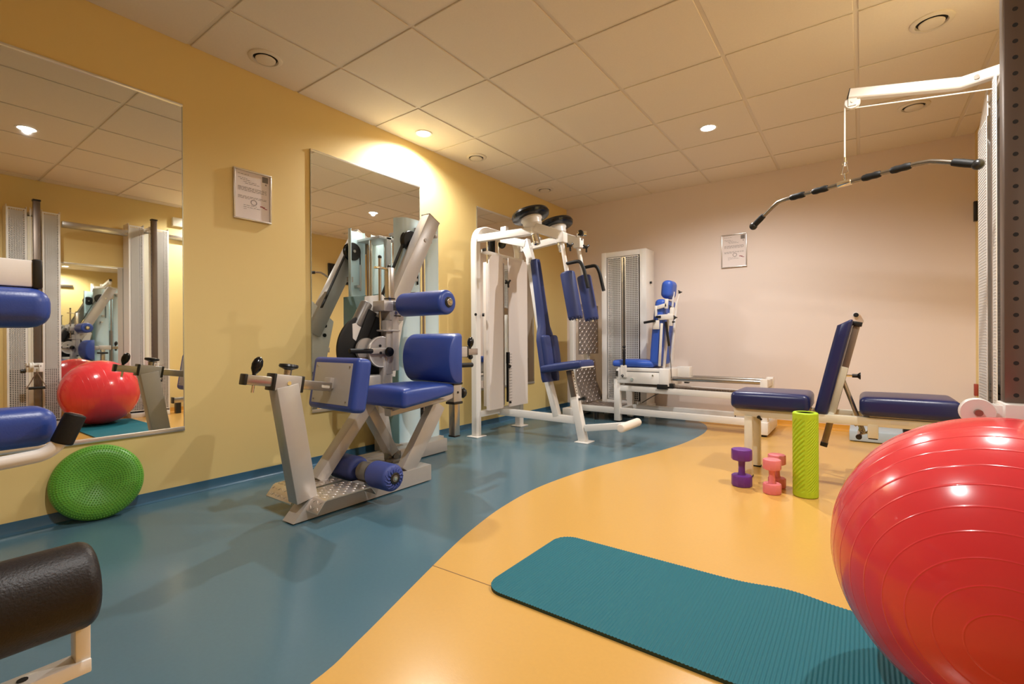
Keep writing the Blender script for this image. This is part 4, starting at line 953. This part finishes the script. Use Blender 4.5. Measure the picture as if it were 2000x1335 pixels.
# ------------------------------------------------------------ double cable machine on the right wall
def cable_tower(yp, lb):
    xp, xq, zt = 3.222, 3.40, 2.10
    t = thing('cable_tower', lb, 'exercise machine', (3.40, yp, 0), 'cable towers on the right wall')
    m = MB(); m.lohi((xp-.023, yp-.024, .0), (xp+.023, yp+.024, zt), bev=.003); m.mi = 1
    for k in range(44): z = .12+k*.0437; m.cyl((xp, yp-.0243, z), (xp, yp-.0225, z), .0058, 12)
    po = m.build('holed_post', ['post_steel', 'dark_gap'], t)
    m = MB(); m.lohi((xp-.026, yp-.027, zt-.002), (xp+.026, yp+.027, zt+.012)); m.build('post_cap', 'black_plastic', po)
    for a, b in ((yp-.168, yp-.038), (yp+.068, yp+.192)):
        m = MB(); m.lattice((xq, b, .07), (0, -1, 0), Z_, b-a, zt-.12, .0145, .0165, .006, .002, .012)
        m.lohi((xq, a-.003, .05), (3.57, a+.001, zt-.03)); m.lohi((xq, b-.001, .05), (3.57, b+.003, zt-.03)); m.build('perforated_panel', 'white_paint', t)
    m = MB(); m.lohi((xq-.02, yp-.165, .0), (3.57, yp+.19, .05), bev=.004); m.lohi((3.555, yp-.165, .05), (3.575, yp+.19, zt-.05)); m.lohi((xp+.022, yp-.02, zt-.10), (3.57, yp+.02, zt-.06), bev=.004); m.lohi((xp+.02, yp-.02, .01), (xq, yp+.02, .045)); m.build('tower_frame', 'white_paint', t)
    m = MB(); m.lohi((xq+.02, yp-.03, .06), (xq+.03, yp+.06, zt-.11)); m.build('centre_strip', 'cream_paint', t)
    m = MB()
    for k in range(14): m.lohi((xq+.04, yp-.15, .06+k*.036), (3.54, yp+.17, .09+k*.036))
    m.build('weight_stack', 'stack_dark', t)
    zc = .585
    m = MB(); m.lohi((xp-.030, yp-.075, zc-.045), (xp+.034, yp+.034, zc+.038), bev=.003); m.lohi((xp-.10, yp-.045, zc-.040), (xp-.02, yp-.038, zc+.032), bev=.002); m.lohi((xp-.10, yp-.005, zc-.040), (xp-.02, yp+.002, zc+.032), bev=.002); ca = m.build('pulley_carriage', 'white_paint', t)
    m = MB(); m.lathe([(.001, -.014), (.036, -.014), (.038, -.010), (.030, -.004), (.030, .004), (.038, .010), (.036, .014), (.001, .014)], (xp-.082, yp-.055, zc+.012), Y_, 32); m.build('pulley_wheel', 'white_paint', ca)
    m = MB(); m.cyl((xp-.082, yp-.085, zc+.012), (xp-.082, yp+.01, zc+.012), .009, 14); m.build('wheel_axle', 'brown_steel', ca)
    m = MB(); m.cyl((xp+.015, yp-.075, zc-.035), (xp+.015, yp-.11, zc-.035), .018, 16, .004); m.build('pull_knob', 'black_plastic', ca)
    m = MB(); m.cyl((xp+.03, yp-.035, zc+.03), (xp+.03, yp-.035, zt-.06), .003, 8); m.build('cable', 'cable_white', t)
cable_tower(1.885, 'white cable tower at the right picture edge with a holed brown post in front')
cable_tower(.985, 'white cable tower seen only in the left mirror, behind the blue pads at the edge')
t = thing('wall_rail', 'steel rail joining the two cable towers near the top, seen in the left mirror', 'rail', (3.40, 1.43, 1.925))
MB().lohi((3.37, 1.19, 1.925), (3.42, 1.70, 1.985), bev=.003).build('rail_tube', 'steel', t)
t = thing('wall_rail', 'short steel rail high on the right wall, at the right edge of the left mirror', 'rail', (3.56, 2.4, 1.99))
MB().lohi((3.54, 2.085, 1.99), (3.589, 2.75, 2.04), bev=.003).build('rail_tube', 'steel', t)
def stirrup(y, lb):
    x, z = 3.13, .545
    t = thing('stirrup_handle', lb, 'cable handle', (x, y, z), 'triangular cable handles')
    m = MB(); m.tube([(x, y, z), (x, y-.065, z-.145), (x, y+.065, z-.145), (x, y, z)], .005, 8); m.build('strap_triangle', 'brown_steel', t)
    m = MB(); m.cyl((x, y-.055, z-.145), (x, y+.055, z-.145), .013, 14, .003); m.build('hand_grip', 'black_rubber', t)
    m = MB(); m.tube([(x, y, z-.005), (x, y, z+.03)], .004, 8); m.build('hook', 'chrome', t)
stirrup(1.865, 'triangular cable handle hanging at the holed brown post')
stirrup(.965, 'triangular cable handle at the farther cable tower, mirrored behind the blue pads')

# ------------------------------------------------------------ leg extension machine, cut by the left edge
def leg_machine():
    t = thing('leg_extension_machine', 'white machine with blue and black padded rollers cut off by the left picture edge', 'exercise machine', (1.6, -.25, 0))
    xb, xr = 1.50, 1.80
    m = MB(); m.lohi((xb-.025, -.42, .914), (xb+.030, .215, .968), bev=.003); ub = m.build('upper_beam', 'white_paint', t)
    m = MB(); m.lohi((xb-.028, .212, .911), (xb+.033, .228, .971), bev=.004); m.build('beam_cap', 'black_plastic', ub)
    m = MB(); m.pad((xb, .01, .873), Y_, X_, (0, 0, -1), (.46, .11, .078), .030, .004, seg=5); m.build('thigh_pad', 'blue_vinyl', t)
    m = MB(); m.pad((xb-.01, -.02, .628), Y_, X_, Z_, (.54, .105, .078), .030, .004); m.build('lower_pad', 'blue_vinyl', t)
    m = MB(); m.tube([(xb+.075, -.40, .566), (xb+.075, .150, .574), (xb+.075, .225, .580), (xb+.075, .250, .61), (xb+.075, .266, .648)], .013, 16, .03); hb = m.build('handle_bar', 'white_paint', t)
    m = MB(); m.cyl((xb+.075, .245, .597), (xb+.075, .268, .654), .0185, 24, .004); m.build('hand_grip', 'black_rubber', hb)
    m = MB(); m.lathe([(.001, 0), (.010, .0005), (.013, 0)], (xb+.075, .2684, .655), (0, .37, .93), 20); m.build('grip_end', 'grey_dark', hb)
    m = MB(); m.cyl((xr, -.22, .387), (xr, .243, .387), .071, 44, .02, 6); m.build('shin_roller', 'black_leather', t)
    m = MB(); m.lohi((xr-.016, .216, .252), (xr+.016, .236, .39), bev=.002); m.lohi((xr-.02, -.42, .240), (xr+.02, .236, .263), bev=.002); m.lohi((xr-.016, -.26, .252), (xr+.016, -.235, .40), bev=.002); m.cyl((xr, -.25, .387), (xr, .22, .387), .012, 12); sf = m.build('roller_frame', 'white_paint', t)
    m = MB(); m.cyl((xr+.0, .155, .262), (xr+.0, .155, .2642), .007, 12); m.build('pin_hole', 'dark_gap', sf)
    m = MB(); m.lohi((xb-.04, -.46, .05), (xb+.04, -.38, .968), bev=.004); m.lohi((xb-.04, -.44, .20), (xr+.02, -.38, .265), bev=.004); m.lohi((1.15, -.47, .006), (1.95, -.37, .066), bev=.004); m.lohi((xb-.04, -1.0, .006), (xb+.04, -.37, .066), bev=.004); m.lohi((xb-.03, -.40, .535), (xb+.09, -.27, .592), bev=.003); m.build('support_post', 'white_paint', t)
    for x, y in ((1.2, -.42), (1.9, -.42), (xb, -.95)): MB().cyl((x, y, 0), (x, y, .01), .03, 16).build('rubber_foot', 'black_rubber', t)
leg_machine()
